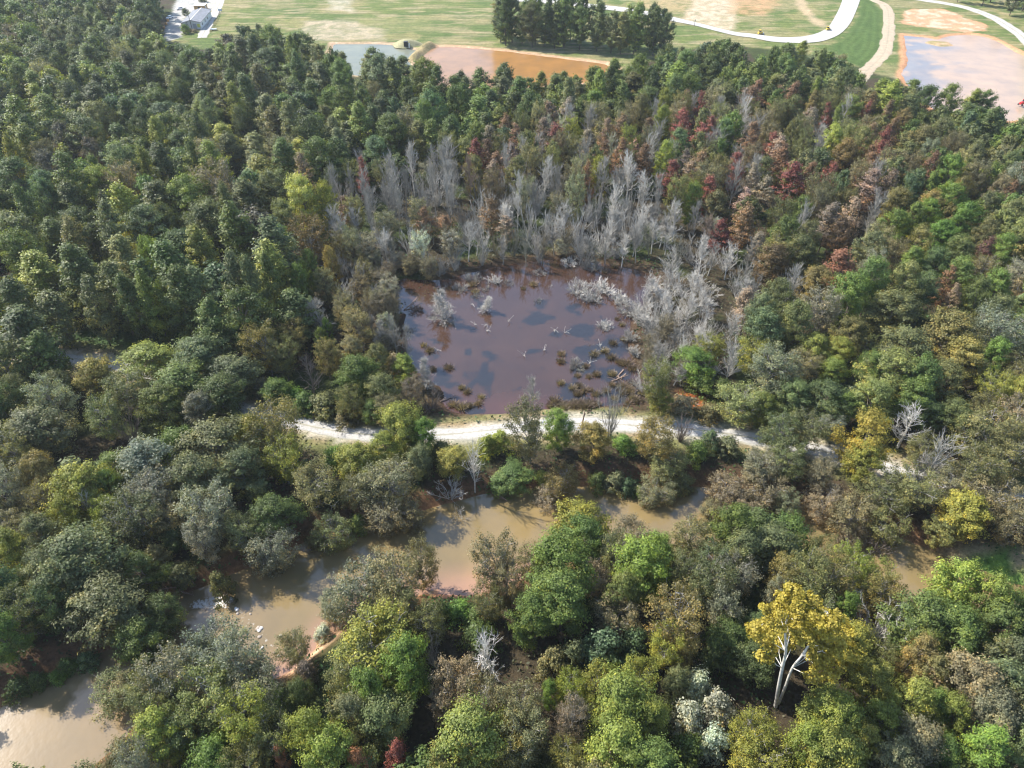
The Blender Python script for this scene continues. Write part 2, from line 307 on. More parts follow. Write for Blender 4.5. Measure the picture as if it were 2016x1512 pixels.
#        H   D  crown base  clumps clumpR leaves/clump leafsize flatten limbs
SPEC = {'pop': (21, 10.5, .1, 130, 1.15, 72, .3, .8, 8), 'rnd': (14, 12., .16, 135, 1.12, 120, .205, .62, 16), 'fth': (13, 11., .16, 190, .85, 58, .17, .62, 34),
        'map': (17, 8, .18, 100, .85, 44, .22, .8, 20), 'shr': (4.5, 6.0, .0, 80, .62, 60, .16, .7, 6), 'pin': (18, 8., .3, 110, .8, 85, .2, .45, 10)}
def crown(kind, seed, lod=1.0):
    H, D, cb, nc, cr, nl, ls, fl, nlimb = SPEC[kind]; r = np.random.default_rng(seed)
    nc0 = nc
    if lod < 1: nc = int(nc * max(.55, lod)); nl = int(nl * lod / max(.55, lod)); ls = ls / lod ** .5 * .97
    zb = H * cb; Hc = H - zb; acc = Acc(); prof = PROF[kind]; ph = r.random(4) * 6.28; am = r.uniform(.08, .2, 4)
    tops = []
    i = 0
    while i < nc:
        t = r.random() ** (.85 if kind != 'shr' else .7); a = r.random() * 6.283
        mod = 1 + am[0] * math.sin(a + ph[0]) + am[1] * math.sin(2 * a + ph[1] + 3 * t) + am[2] * .7 * math.sin(3 * a + ph[2]) + am[3] * .6 * math.sin(5 * t + ph[3])
        cri = cr * r.uniform(.5, 1.4)
        rad = max(0, D / 2 * prof(np.array([t]))[0] * mod - cri * .7) * (r.random() ** .33)
        c = np.array([rad * math.cos(a), rad * math.sin(a), zb + t * Hc - cri * .3])
        n = int(nl * (cri / cr) ** 2 * r.uniform(.75, 1.2)); dd = rnd3(r, n)
        dd[:, 2] = np.where(dd[:, 2] < -.25, -dd[:, 2] * r.random(n), dd[:, 2])
        rr = cri * (r.random(n) ** .4) * r.uniform(.75, 1.35, n)
        ax = np.array([math.cos(a), math.sin(a), .25 + 1.1 * t]) + r.normal(0, .3, 3); ax /= np.linalg.norm(ax); el = r.uniform(.4, 1.3)
        P = dd * rr[:, None] * np.array([1, 1, fl]); P = c + P + ax * ((P @ ax) * el)[:, None]
        if kind == 'fth': P[:, 2] -= r.random(n) * .5
        if kind == 'pop': P[:, 2] += (rr / cri) * .2
        outw = P - np.array([0, 0, zb + Hc * .35]); outw /= np.linalg.norm(outw, axis=1)[:, None] + 1e-9
        N = dd * .55 + outw * .45 + rnd3(r, n) * (.55 if kind != 'fth' else .8) + np.array([0, 0, .25]); N /= np.linalg.norm(N, axis=1)[:, None]
        V, Q = leafq(r, P, N, ls * r.uniform(.6, 1.3, n), .6 if kind != 'pin' else .35)
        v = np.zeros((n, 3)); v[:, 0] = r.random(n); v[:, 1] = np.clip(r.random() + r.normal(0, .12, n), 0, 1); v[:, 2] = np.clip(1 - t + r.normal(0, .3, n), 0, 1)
        acc.add(V, Q, np.repeat(v, 4, axis=0)); tops.append(c); i += 1
    tops = np.array(tops); tk = Acc(); r0 = {'pop': .3, 'rnd': .32, 'fth': .22, 'map': .2, 'shr': .09, 'pin': .24}[kind]
    zt = zb + Hc * (.85 if kind in ('pop', 'pin', 'map') else .55)
    bend = r.normal(0, .35, (6, 2)).cumsum(axis=0) * .5; path = np.column_stack([bend - bend[0], np.linspace(-.6, zt, 6)])
    tk.add(*tube(path, np.linspace(r0, r0 * .25, 6), 6))
    idx = r.permutation(len(tops))[:nlimb]
    for j in idx:
        c = tops[j]; zs = max(.2, min(zt * .9, c[2] - np.hypot(c[0], c[1]) * r.uniform(.7, 1.1)))
        if kind == 'shr': zs = 0.1
        b = np.array([np.interp(zs, path[:, 2], path[:, 0]), np.interp(zs, path[:, 2], path[:, 1]), zs]); mid = (b + c) / 2 + r.normal(0, .25, 3) + np.array([0, 0, -.25])
        tk.add(*tube([b, mid, c + (c - mid) * .15], [r0 * .38, r0 * .22, .035], 4))
        if kind in ('fth', 'map') and lod == 1:
            for q in range(5):
                e = mid + (c - mid) * r.random() ; e2 = e + rnd3(r, 1)[0] * r.uniform(.8, 1.8) + np.array([0, 0, .5]); tk.add(*tube([e, (e + e2) / 2 + r.normal(0, .1, 3), e2], [.05, .035, .02], 3))
    return tk, acc
def bare(seed, H=14, D=7.5, style='tree', lod=1.0, tw_n=9):
    """leafless tree: trunk, limbs, boughs and a haze of twigs"""
    r = np.random.default_rng(seed); tk = Acc(); br = Acc()
    ends = []
    def limb(p, d, L, rad, lev, acc, n=4):
        pts = [p]; q = p.copy(); dd = d.copy()
        for k in range(n):
            dd = dd + r.normal(0, .16 if lev else .05, 3) + np.array([0, 0, .09 if style != 'round' else .03]); dd /= np.linalg.norm(dd); q = q + dd * L / n; pts.append(q.copy())
        pts = np.array(pts); acc.add(*tube(pts, np.linspace(rad, rad * .45, n + 1), 5 if lev == 0 else 3)); return pts, dd
    if style == 'tree':
        tr, td = limb(np.array([0, 0, -.6]), np.array([r.normal(0, .05), r.normal(0, .05), 1.]), H * .8, .24, 0, tk, 7)
        starts = [(tr[i] + (tr[i + 1] - tr[i]) * r.random(), i / 7) for i in r.integers(2, 7, int(16))] + [(tr[-1], 1), (tr[-1], 1), (tr[-1], 1)]
        for p, f in starts:
            a = r.random() * 6.28; spread = .95 - .55 * f; L = D * .5 * (1.05 - .35 * f) * r.uniform(.7, 1.3)
            d = np.array([math.cos(a) * spread, math.sin(a) * spread, .55 + .5 * f]); d /= np.linalg.norm(d)
            pts, dd = limb(p, d, L * 1.15, .075, 1, br); ends.append((pts, dd, L))
    elif style == 'cone':
        tr, td = limb(np.array([0, 0, -.8]), np.array([0, 0, 1.]), H * .95, .17, 0, tk, 8)
        for k in range(44):
            t = r.uniform(.12, .97); p = np.array([np.interp(t, np.linspace(0, 1, 9), tr[:, i]) for i in range(3)]); a = r.random() * 6.28; L = D * .5 * (1.12 - t) * r.uniform(.75, 1.2) + .4
            d = np.array([math.cos(a), math.sin(a), r.uniform(-.1, .35)]); pts, dd = limb(p, d / np.linalg.norm(d), L, .045, 1, br, 3); ends.append((pts, dd, L * 1.1))
    else:                                     # many-stemmed, rounded
        ns = 16 if style == 'round' else 22
        for k in range(ns):
            a = r.random() * 6.28; s = r.uniform(.15, 1.0); d = np.array([math.cos(a) * s, math.sin(a) * s, 1.0]); d /= np.linalg.norm(d)
            pts, dd = limb(np.array([math.cos(a), math.sin(a), 0]) * .2 + np.array([0, 0, -.4]), d, H * r.uniform(.7, 1.0), .06 * H / 5 * .8 + .02, 1, tk if k < 5 else br); ends.append((pts, dd, H * .5))
    tw = []
    for pts, dd, L in ends:
        for k in range(7 if style != 'tree' else 8):
            i = r.integers(1, len(pts)); j = pts[i - 1] + (pts[i] - pts[i - 1]) * r.random(); d = dd * .7 + rnd3(r, 1)[0] * .8 + np.array([0, 0, .25]); d /= np.linalg.norm(d)
            q, d2 = limb(j, d, L * r.uniform(.3, .55), .032, 2, br, 2); tw.append((q, d2, L * .4))
    tws = max(.05, .042 / lod)
    T = []; N_ = int(tw_n * lod) + 1
    for q, d2, L in tw:
        for k in range(N_):
            f = r.random(); s = q[0] + (q[-1] - q[0]) * f; d = d2 * .9 + rnd3(r, 1)[0] * .6 + np.array([0, 0, .3]); d /= np.linalg.norm(d); T.append((s, s + d * r.uniform(.5, 1.3) * min(1.2, .5 + H * .05)))
    A = np.array([t[0] for t in T]); B = np.array([t[1] for t in T]); d = B - A; s = np.cross(d, rnd3(r, len(A))); s /= np.linalg.norm(s, axis=1)[:, None] + 1e-9
    w = tws * r.uniform(.6, 1.2, len(A))[:, None]
    V = np.stack([A - s * w * .5, A + s * w * .5, B + s * w * .25, B - s * w * .25], 1).reshape(-1, 3); br.add(V, np.arange(len(V)).reshape(-1, 4)); return tk, br

LIB = {}
def lib(kind, v):
    """(trunk mesh, crown mesh, joined mesh) of one variant"""
    key = (kind, v)
    if key in LIB: return LIB[key]
    seed = sum(map(ord, kind)) * 17 + v * 101
    if kind in SPEC: tk, cr = crown(kind, seed); mats = ('bark_brown', 'leaves'); H, D = SPEC[kind][0], SPEC[kind][1]
    elif kind == 'bare': H, D = 14, 8.; tk, cr = bare(seed, H, D, 'tree'); mats = ('bark_tone', 'bark_tone')
    elif kind == 'snag': H, D = 12, 8.; tk, cr = bare(seed, H, D, 'tree', 1.0, 1); mats = ('bark_tone', 'bark_tone')
    elif kind == 'con': H, D = 11, 5.; tk, cr = bare(seed, H, D, 'cone'); mats = ('bark_tone', 'bark_tone')
    elif kind == 'brn': H, D = 8, 9.; tk, cr = bare(seed, H, D, 'round'); mats = ('bark_tone', 'bark_tone')
    else: H, D = 3.4, 4.2; tk, cr = bare(seed, H, D, 'bush'); mats = ('bark_tone', 'bark_tone')
    tm = tk.mesh(kind + '_trunk', ['bark_tone' if mats[1] == 'bark_tone' else 'bark_tone']); cm = cr.mesh(kind + '_crown', [mats[1]])
    j = Acc(); V, Q, A, M = tk.get(); j.add(V, Q, A, 0); V, Q, A, M = cr.get(); j.add(V, Q, A, 1); jm = j.mesh(kind + '_whole', [mats[0], mats[1]])
    LIB[key] = (tm, cm, jm, H, D); return LIB[key]
NV = {'pop': 8, 'rnd': 8, 'fth': 7, 'map': 6, 'shr': 5, 'pin': 2, 'bare': 7, 'snag': 5, 'con': 3, 'brn': 4, 'bsh': 5}
LOWLIB = {}
def lowlib(kind, v):
    key = (kind, v)
    if key not in LOWLIB:
        seed = sum(map(ord, kind)) * 17 + v * 101
        if kind in SPEC: tk, cr = crown(kind, seed, .3); H, D = SPEC[kind][0], SPEC[kind][1]
        else: H, D = 14, 8.; tk, cr = bare(seed, H, D, 'tree', .35)
        a = Acc(); V, Q, A, M = cr.get(); a.add(V, Q, A)
        V, Q, A, M = tk.get(); a.add(V, Q, (0., .2, .5), 1) ; V, Q, A, M = a.get()
        LOWLIB[key] = (V, Q, A, M, H, D)
    return LOWLIB[key]

# colours of the foliage as the leaves have them (linear albedo) and their plain names
PAL = {'dg': ((.088, .117, .038), 'dark green'), 'mg': ((.125, .168, .044), 'green'), 'bg': ((.145, .22, .045), 'bright green'), 'yg': ((.23, .26, .055), 'yellow-green'),
       'ol': ((.172, .165, .068), 'olive'), 'gg': ((.148, .162, .075), 'grey-green'), 'sg': ((.42, .42, .33), 'silvery white'), 'tn': ((.23, .195, .12), 'tan-olive'),
       'yl': ((.52, .37, .035), 'golden yellow'), 'gy': ((.25, .25, .05), 'golden green'), 'oc': ((.235, .185, .065), 'ochre'), 'ru': ((.20, .12, .07), 'rusty brown'),
       'rd': ((.21, .075, .062), 'dark red'), 'pk': ((.27, .205, .155), 'pinkish brown'), 'gr': ((.34, .32, .28), 'pale grey'), 'wt': ((.54, .51, .455), 'whitish'),
       'dk': ((.17, .14, .12), 'dark grey'), 'bl': ((.1, .145, .07), 'bluish green'), 'sv': ((.225, .22, .17), 'silver-grey'), 'pu': ((.11, .095, .085), 'dull purple'), 'or': ((.36, .16, .085), 'orange-red')}
KIND = {'pop': ('narrow_tree', 'narrow tree', 'narrow'), 'rnd': ('broad_tree', 'broad tree', 'broad-crowned'), 'fth': ('wispy_tree', 'wispy tree', 'wispy'), 'map': ('sparse_tree', 'sparse tree', 'sparse upright'),
        'shr': ('leafy_shrub', 'shrub', 'low leafy'), 'pin': ('pine_tree', 'pine', 'needle-clad'), 'bare': ('bare_tree', 'bare tree', 'leafless'), 'snag': ('bare_tree', 'bare tree', 'dead'), 'con': ('bare_tree', 'bare tree', 'leafless conical'), 'brn': ('bare_tree', 'bare tree', 'leafless rounded'), 'bsh': ('bare_bush', 'bare bush', 'leafless bushy')}
NOUN = {'shr': 'shrub', 'bsh': 'bush'}

# ------------------------------------------------------------------ trees read off the photograph one by one
TR = []
def T(px, py, w, k, c, h=None, lab=None, **kw): TR.append(dict(px=px, py=py, w=w, k=k, c=c, h=h, lab=lab, man=True, **kw))
# left, between the dark wood and the road
for a in [(60, 665, 120, 'pop', 'dg', 19), (110, 620, 90, 'pop', 'ol', 18), (15, 720, 110, 'rnd', 'dg', 15), (40, 600, 80, 'pop', 'dg', 20), (90, 700, 80, 'pop', 'dg', 16), (0, 800, 100, 'rnd', 'dg', 14),
          (160, 545, 95, 'pop', 'dg', 21), (228, 575, 85, 'pop', 'ol', 20), (182, 600, 60, 'pop', 'gg', 19), (300, 590, 62, 'pop', 'mg', 21), (265, 590, 60, 'pop', 'dg', 20), (350, 585, 80, 'pop', 'dg', 21), (400, 590, 70, 'pop', 'gg', 20),
          (465, 560, 62, 'pop', 'gg', 22), (502, 570, 58, 'pop', 'gg', 22), (535, 560, 50, 'pop', 'dg', 21), (405, 500, 70, 'pop', 'gy', 20), (300, 515, 60, 'rnd', 'yg', 19), (145, 480, 60, 'pop', 'ol', 20), (285, 455, 90, 'rnd', 'gg', 18),
          (190, 350, 40, 'pop', 'mg', 20), (205, 375, 70, 'rnd', 'yg', 18), (290, 335, 38, 'pop', 'gy', 20), (380, 330, 52, 'pop', 'mg', 22), (455, 420, 40, 'pop', 'ol', 21), (55, 420, 50, 'pop', 'mg', 20), (100, 400, 50, 'rnd', 'bl', 18), (95, 335, 55, 'rnd', 'pu', 17),
          (185, 310, 50, 'rnd', 'pu', 17), (130, 285, 60, 'rnd', 'pu', 18), (30, 310, 40, 'pop', 'gy', 20), (210, 420, 35, 'pop', 'pu', 17), (250, 385, 25, 'pop', 'oc', 18), (330, 450, 50, 'rnd', 'dg', 17)]: T(*a)
for a in [(182, 742, 86, 'rnd', 'oc', 11, 'yellowish rust-tinged tree beside the road gap at far left'), (290, 708, 112, 'rnd', 'yg', 9, 'light yellow-green tree standing over the road at left'),
          (405, 700, 112, 'rnd', 'bl', 12, 'clumpy bluish green tree just above the shaded road'), (462, 735, 108, 'rnd', 'gg', 12), (352, 755, 118, 'rnd', 'mg', 11), (440, 778, 100, 'rnd', 'dg', 10), (100, 790, 88, 'fth', 'sv', 13, 'silvery grey wispy tree at the left above the dark gap'),
          (245, 770, 92, 'fth', 'gg', 11), (205, 820, 80, 'fth', 'gg', 11), (248, 838, 66, 'brn', 'pk', 9, 'leafless pinkish tree behind the grey-green round crown at left'), (68, 850, 128, 'rnd', 'gg', 12, 'big grey-green round tree left of the dark gap'), (322, 795, 90, 'rnd', 'mg', 11),
          (392, 805, 62, 'rnd', 'sv', 10), (288, 915, 132, 'rnd', 'sv', 13, 'pale silvery broad tree between the yellow tree and the gravel road'), (350, 880, 100, 'rnd', 'mg', 12), (430, 890, 160, 'rnd', 'gg', 14, 'largest grey-green tree left of the golden-olive one, bare twigs showing'), (385, 940, 110, 'rnd', 'gg', 13), (480, 930, 100, 'rnd', 'gg', 12),
          (543, 840, 112, 'fth', 'oc', 14, 'tall golden-olive tree at the bend where the road reappears'), (555, 905, 90, 'fth', 'gy', 11), (500, 860, 60, 'rnd', 'gy', 12), (25, 890, 90, 'fth', 'ol', 12), (76, 930, 78, 'rnd', 'oc', 11), (10, 960, 90, 'fth', 'sv', 11), (90, 985, 70, 'fth', 'ol', 10),
          (158, 965, 120, 'rnd', 'gy', 13, 'bright yellow-green tree near the left edge with a dead snag in front'), (140, 1010, 70, 'rnd', 'gy', 11), (215, 965, 50, 'rnd', 'mg', 11), (212, 1010, 70, 'fth', 'gy', 10), (270, 1020, 110, 'fth', 'gg', 12), (300, 975, 110, 'fth', 'sv', 12), (330, 1020, 90, 'fth', 'tn', 9), (15, 1080, 96, 'rnd', 'gy', 12), (80, 1060, 90, 'rnd', 'gg', 12),
          (415, 1010, 110, 'fth', 'sv', 12), (470, 1045, 80, 'fth', 'gg', 10), (525, 1055, 100, 'fth', 'sv', 11), (395, 1060, 70, 'fth', 'sv', 10), (150, 1105, 160, 'rnd', 'gg', 14, 'great domed grey-green tree on the left river bank, upper of two'), (205, 1185, 165, 'rnd', 'gg', 13, 'great domed grey-green tree on the left river bank, lower of two'), (95, 1130, 90, 'rnd', 'gg', 12), (100, 1195, 80, 'rnd', 'dg', 11),
          (45, 1200, 96, 'fth', 'ol', 11), (5, 1160, 90, 'rnd', 'bl', 12), (260, 1230, 120, 'rnd', 'dg', 11), (300, 1180, 80, 'rnd', 'dg', 9), (280, 1120, 80, 'rnd', 'dg', 9), (0, 1250, 90, 'rnd', 'mg', 11), (350, 1060, 80, 'shr', 'dg', 5), (310, 1100, 70, 'shr', 'ol', 5),
          (650, 1015, 84, 'fth', 'ol', 9), (620, 1040, 60, 'shr', 'ol', 5), (700, 1010, 60, 'shr', 'mg', 5), (425, 1130, 62, 'shr', 'ol', 7, 'small rounded olive shrub hanging over the river at the rapids'), (520, 1090, 50, 'shr', 'tn', 4),
          (215, 1330, 112, 'fth', 'ol', 7, 'olive wispy tree leaning over the lower left river pool'), (245, 1320, 70, 'fth', 'tn', 7), (120, 1290, 50, 'shr', 'mg', 4), (95, 1310, 40, 'shr', 'bg', 4), (60, 1320, 50, 'shr', 'mg', 4), (155, 1280, 60, 'shr', 'bl', 4), (20, 1340, 60, 'shr', 'dg', 4)]: T(*a)
# lower left bank
for a in [(330, 1330, 130, 'fth', 'sv', 13), (300, 1390, 110, 'fth', 'ol', 12), (412, 1248, 118, 'fth', 'sv', 14, 'tall silver-grey wispy tree at the top of the thicket by the rapids'), (455, 1305, 130, 'fth', 'sv', 14), (385, 1290, 120, 'fth', 'sv', 14), (420, 1370, 140, 'fth', 'gg', 13), (500, 1350, 110, 'fth', 'sv', 12), (370, 1420, 110, 'fth', 'gg', 11),
          (577, 1258, 72, 'fth', 'tn', 9, 'small leaning brown-leaved tree on the sandy bank'), (770, 1130, 120, 'fth', 'tn', 14, 'tall grey-brown wispy tree reaching over the river bend'), (700, 1150, 130, 'fth', 'sv', 12, 'grey wispy tree leaning left over the river'), (825, 1085, 70, 'fth', 'tn', 13), (790, 1190, 100, 'fth', 'ol', 11), (850, 1220, 80, 'fth', 'ol', 10), (640, 1165, 60, 'fth', 'sv', 8),
          (632, 1232, 46, 'shr', 'sg', 3.2, 'pale little shrub at the water edge above the sand bar'), (735, 1265, 170, 'fth', 'gy', 12, 'feathery olive-yellow tree behind the bright green crown'), (690, 1320, 110, 'fth', 'ol', 11), (760, 1230, 80, 'rnd', 'gy', 10), (800, 1310, 110, 'rnd', 'bg', 14, 'bright green tree left of the black gap'), (735, 1360, 90, 'rnd', 'bg', 13), (760, 1410, 120, 'rnd', 'gg', 12), (700, 1400, 90, 'rnd', 'gg', 12),
          (620, 1440, 100, 'rnd', 'yg', 14, 'yellow-lit bright green tree near the bottom left of centre'), (650, 1490, 120, 'rnd', 'yg', 13), (480, 1420, 110, 'fth', 'gy', 13), (535, 1450, 90, 'fth', 'ol', 11), (545, 1385, 70, 'fth', 'dg', 9), (590, 1380, 60, 'rnd', 'dg', 9), (320, 1450, 110, 'rnd', 'yg', 12), (280, 1500, 90, 'fth', 'sv', 11), (425, 1492, 110, 'rnd', 'bg', 10), (490, 1500, 90, 'fth', 'ol', 11), (160, 1560, 110, 'fth', 'gg', 10),
          (556, 1500, 34, 'map', 'or', 9, 'thin orange-red sapling at the bottom edge'), (712, 1495, 56, 'map', 'or', 10, 'orange-red sparse tree at the bottom, left one of the pair'), (775, 1490, 52, 'map', 'rd', 10, 'pinkish red sparse tree at the bottom, right one of the pair'), (600, 1330, 60, 'shr', 'dk', 5), (900, 1345, 100, 'fth', 'pk', 11, 'pinkish brown wispy tree right of the black gap'), (950, 1395, 110, 'fth', 'tn', 12), (870, 1390, 60, 'fth', 'pk', 9),
          (965, 1280, 112, 'snag', 'wt', 13, 'big white leafless tree below the green mound'), (925, 1455, 150, 'rnd', 'yg', 14, 'bright yellow-green round tree at the bottom centre'), (875, 1500, 90, 'fth', 'oc', 10), (905, 1205, 66, 'shr', 'bg', 3.5), (935, 1215, 60, 'shr', 'mg', 3.2), (870, 1205, 50, 'shr', 'mg', 3), (960, 1205, 40, 'shr', 'mg', 3), (850, 1280, 50, 'brn', 'gr', 8)]: T(*a)
# centre, south of the river
for a in [(975, 1115, 92, 'fth', 'tn', 14, 'tan wispy tree at the river left of the deep green one'), (1000, 1150, 70, 'fth', 'tn', 12), (965, 1180, 70, 'fth', 'ol', 10), (1145, 1004, 124, 'rnd', 'ody', 12, 'dense round-topped golden green tree in front of the river', dict(dense=1)), (1150, 1060, 90, 'rnd', 'mg', 12), (1105, 1110, 130, 'rnd', 'mg2', 15, 'large deep green tree below the round-topped one'), (1105, 1180, 130, 'rnd', 'mg2', 14), (1050, 1215, 90, 'rnd', 'mg2', 12),
          (1240, 1045, 84, 'fth', 'tn', 10), (1210, 1090, 80, 'fth', 'gg', 11), (1265, 1115, 130, 'rnd', 'bg', 14, 'bright green tree with dark underside, centre of the near bank'), (1225, 1165, 90, 'rnd', 'mg', 12), (1215, 1210, 90, 'fth', 'tn', 10), (1335, 1215, 120, 'fth', 'oc', 15, 'ochre-brown topped wispy tree above the dark hollow'), (1310, 1270, 80, 'fth', 'gy', 11), (1345, 1280, 60, 'fth', 'oc', 9),
          (1185, 1290, 120, 'shr', 'bl', 8, 'bluish green dome-shaped thicket in front of the dark trees'), (1130, 1300, 70, 'shr', 'gg', 7), (1245, 1280, 80, 'shr', 'bl', 7), (1090, 1310, 80, 'shr', 'ol', 6), (1250, 1335, 90, 'fth', 'gy', 11, 'golden forked tree behind the bright yellow-green crown'), (1180, 1345, 80, 'fth', 'gy', 11), (1130, 1360, 70, 'fth', 'gy', 10), (1225, 1400, 130, 'rnd', 'yg', 14, 'bright yellow-green tree left of the silvery shrub thicket'), (1200, 1470, 140, 'rnd', 'yg', 13), (1280, 1420, 80, 'rnd', 'yg', 12),
          (1020, 1390, 90, 'fth', 'tn', 12), (1045, 1450, 100, 'fth', 'tn', 12), (1125, 1420, 66, 'fth', 'pk', 13, 'column of rusty pink foliage left of the yellow-green tree'), (1120, 1490, 70, 'fth', 'oc', 11), (1082, 1365, 36, 'rnd', 'bg', 9), (1000, 1470, 90, 'fth', 'oc', 11),
          (1370, 1360, 80, 'shr', 'sg', 7, 'silvery white flowering thicket, top clump'), (1410, 1400, 80, 'shr', 'sg', 7, 'silvery white flowering thicket, right clump'), (1350, 1420, 80, 'shr', 'sg', 7, 'silvery white flowering thicket, left clump'), (1400, 1465, 80, 'shr', 'sg', 6.5, 'silvery white flowering thicket, bottom clump'), (1475, 1490, 50, 'shr', 'sg', 6), (1350, 1490, 80, 'shr', 'mg', 6), (1330, 1340, 60, 'rnd', 'gg', 9), (1400, 1300, 70, 'shr', 'dg', 5),
          (1480, 1440, 90, 'fth', 'gy', 11), (1490, 1500, 110, 'fth', 'gy', 11), (1390, 1150, 100, 'fth', 'gg', 12), (1420, 1190, 80, 'fth', 'sv', 11), (1360, 1060, 90, 'fth', 'ol', 11), (1400, 1110, 80, 'fth', 'gg', 11), (1340, 1120, 70, 'fth', 'ol', 10), (1440, 1130, 90, 'fth', 'sv', 10)]:
    kw = a[7] if len(a) > 7 else {}; T(*a[:7], **kw)
# right, south of the river
for a in [(1495, 1015, 120, 'rnd', 'mg', 13, 'wide green tree on the near bank right of the round-topped one'), (1440, 1030, 90, 'rnd', 'mg', 12), (1560, 1030, 100, 'rnd', 'mg', 12), (1530, 1075, 110, 'rnd', 'gg', 11), (1460, 1085, 90, 'rnd', 'gg', 11), (1690, 1075, 80, 'fth', 'gy', 13, 'golden-olive tree with white limbs reaching over the river at right'), (1740, 1110, 80, 'fth', 'gy', 12), (1650, 1120, 90, 'fth', 'ol', 12), (1590, 1135, 100, 'fth', 'ol', 12), (1540, 1130, 80, 'fth', 'oc', 11), (1750, 1150, 80, 'fth', 'oc', 9), (1630, 1060, 70, 'fth', 'ol', 11),
          (1530, 1180, 60, 'fth', 'sv', 10), (1665, 1200, 50, 'rnd', 'bg', 9), (1735, 1225, 104, 'brn', 'wt', 9, 'rounded leafless whitish tree right of the yellow sycamore'), (1820, 1220, 130, 'rnd', 'mg', 12, 'broad green tree with white dead limbs, right of the rounded leafless one'), (1880, 1250, 110, 'rnd', 'mg', 12), (1815, 1270, 80, 'rnd', 'mg', 10), (1890, 1150, 110, 'rnd', 'yg', 15, 'bright green-yellow tree at the right river bank'), (1945, 1185, 84, 'rnd', 'yg', 14), (1960, 1230, 100, 'rnd', 'mg', 12), (1990, 1210, 80, 'rnd', 'mg', 11),
          (1800, 1290, 70, 'rnd', 'oc', 12, 'small ochre crown below the rounded leafless tree'), (1830, 1330, 70, 'rnd', 'oc', 11), (1740, 1300, 60, 'fth', 'ol', 9), (1720, 1350, 90, 'rnd', 'gy', 13), (1770, 1380, 90, 'rnd', 'gy', 13), (1740, 1420, 90, 'rnd', 'yg', 12), (1622, 1395, 100, 'rnd', 'yg', 12, 'green tree at the foot of the yellow sycamore'), (1650, 1420, 110, 'rnd', 'yg', 13), (1588, 1462, 100, 'rnd', 'yg', 11), (1640, 1480, 120, 'rnd', 'yg', 12), (1700, 1470, 80, 'rnd', 'gy', 11), (1500, 1450, 80, 'fth', 'gy', 9),
          (1870, 1410, 72, 'rnd', 'yg', 11, 'small bright yellow-green crown among grey-olive trees at lower right'), (1905, 1340, 130, 'rnd', 'tn', 13), (1960, 1350, 110, 'rnd', 'gg', 12), (1940, 1410, 120, 'rnd', 'tn', 12), (1990, 1300, 90, 'rnd', 'gg', 12), (2000, 1400, 90, 'rnd', 'gg', 12), (1800, 1470, 120, 'rnd', 'tn', 12, 'tan-olive tree left of the lime green pine at the bottom'), (1750, 1500, 90, 'rnd', 'tn', 11), (1830, 1390, 70, 'rnd', 'mg', 10), (1850, 1490, 70, 'rnd', 'mg', 10),
          (1945, 1490, 112, 'pin', 'bg', 14, 'lime green pine in the bottom right corner'), (2010, 1490, 80, 'rnd', 'gg', 12), (1480, 1300, 90, 'rnd', 'dg', 8), (1440, 1260, 90, 'rnd', 'dg', 8), (1500, 1240, 70, 'rnd', 'dg', 8)]: T(*a)
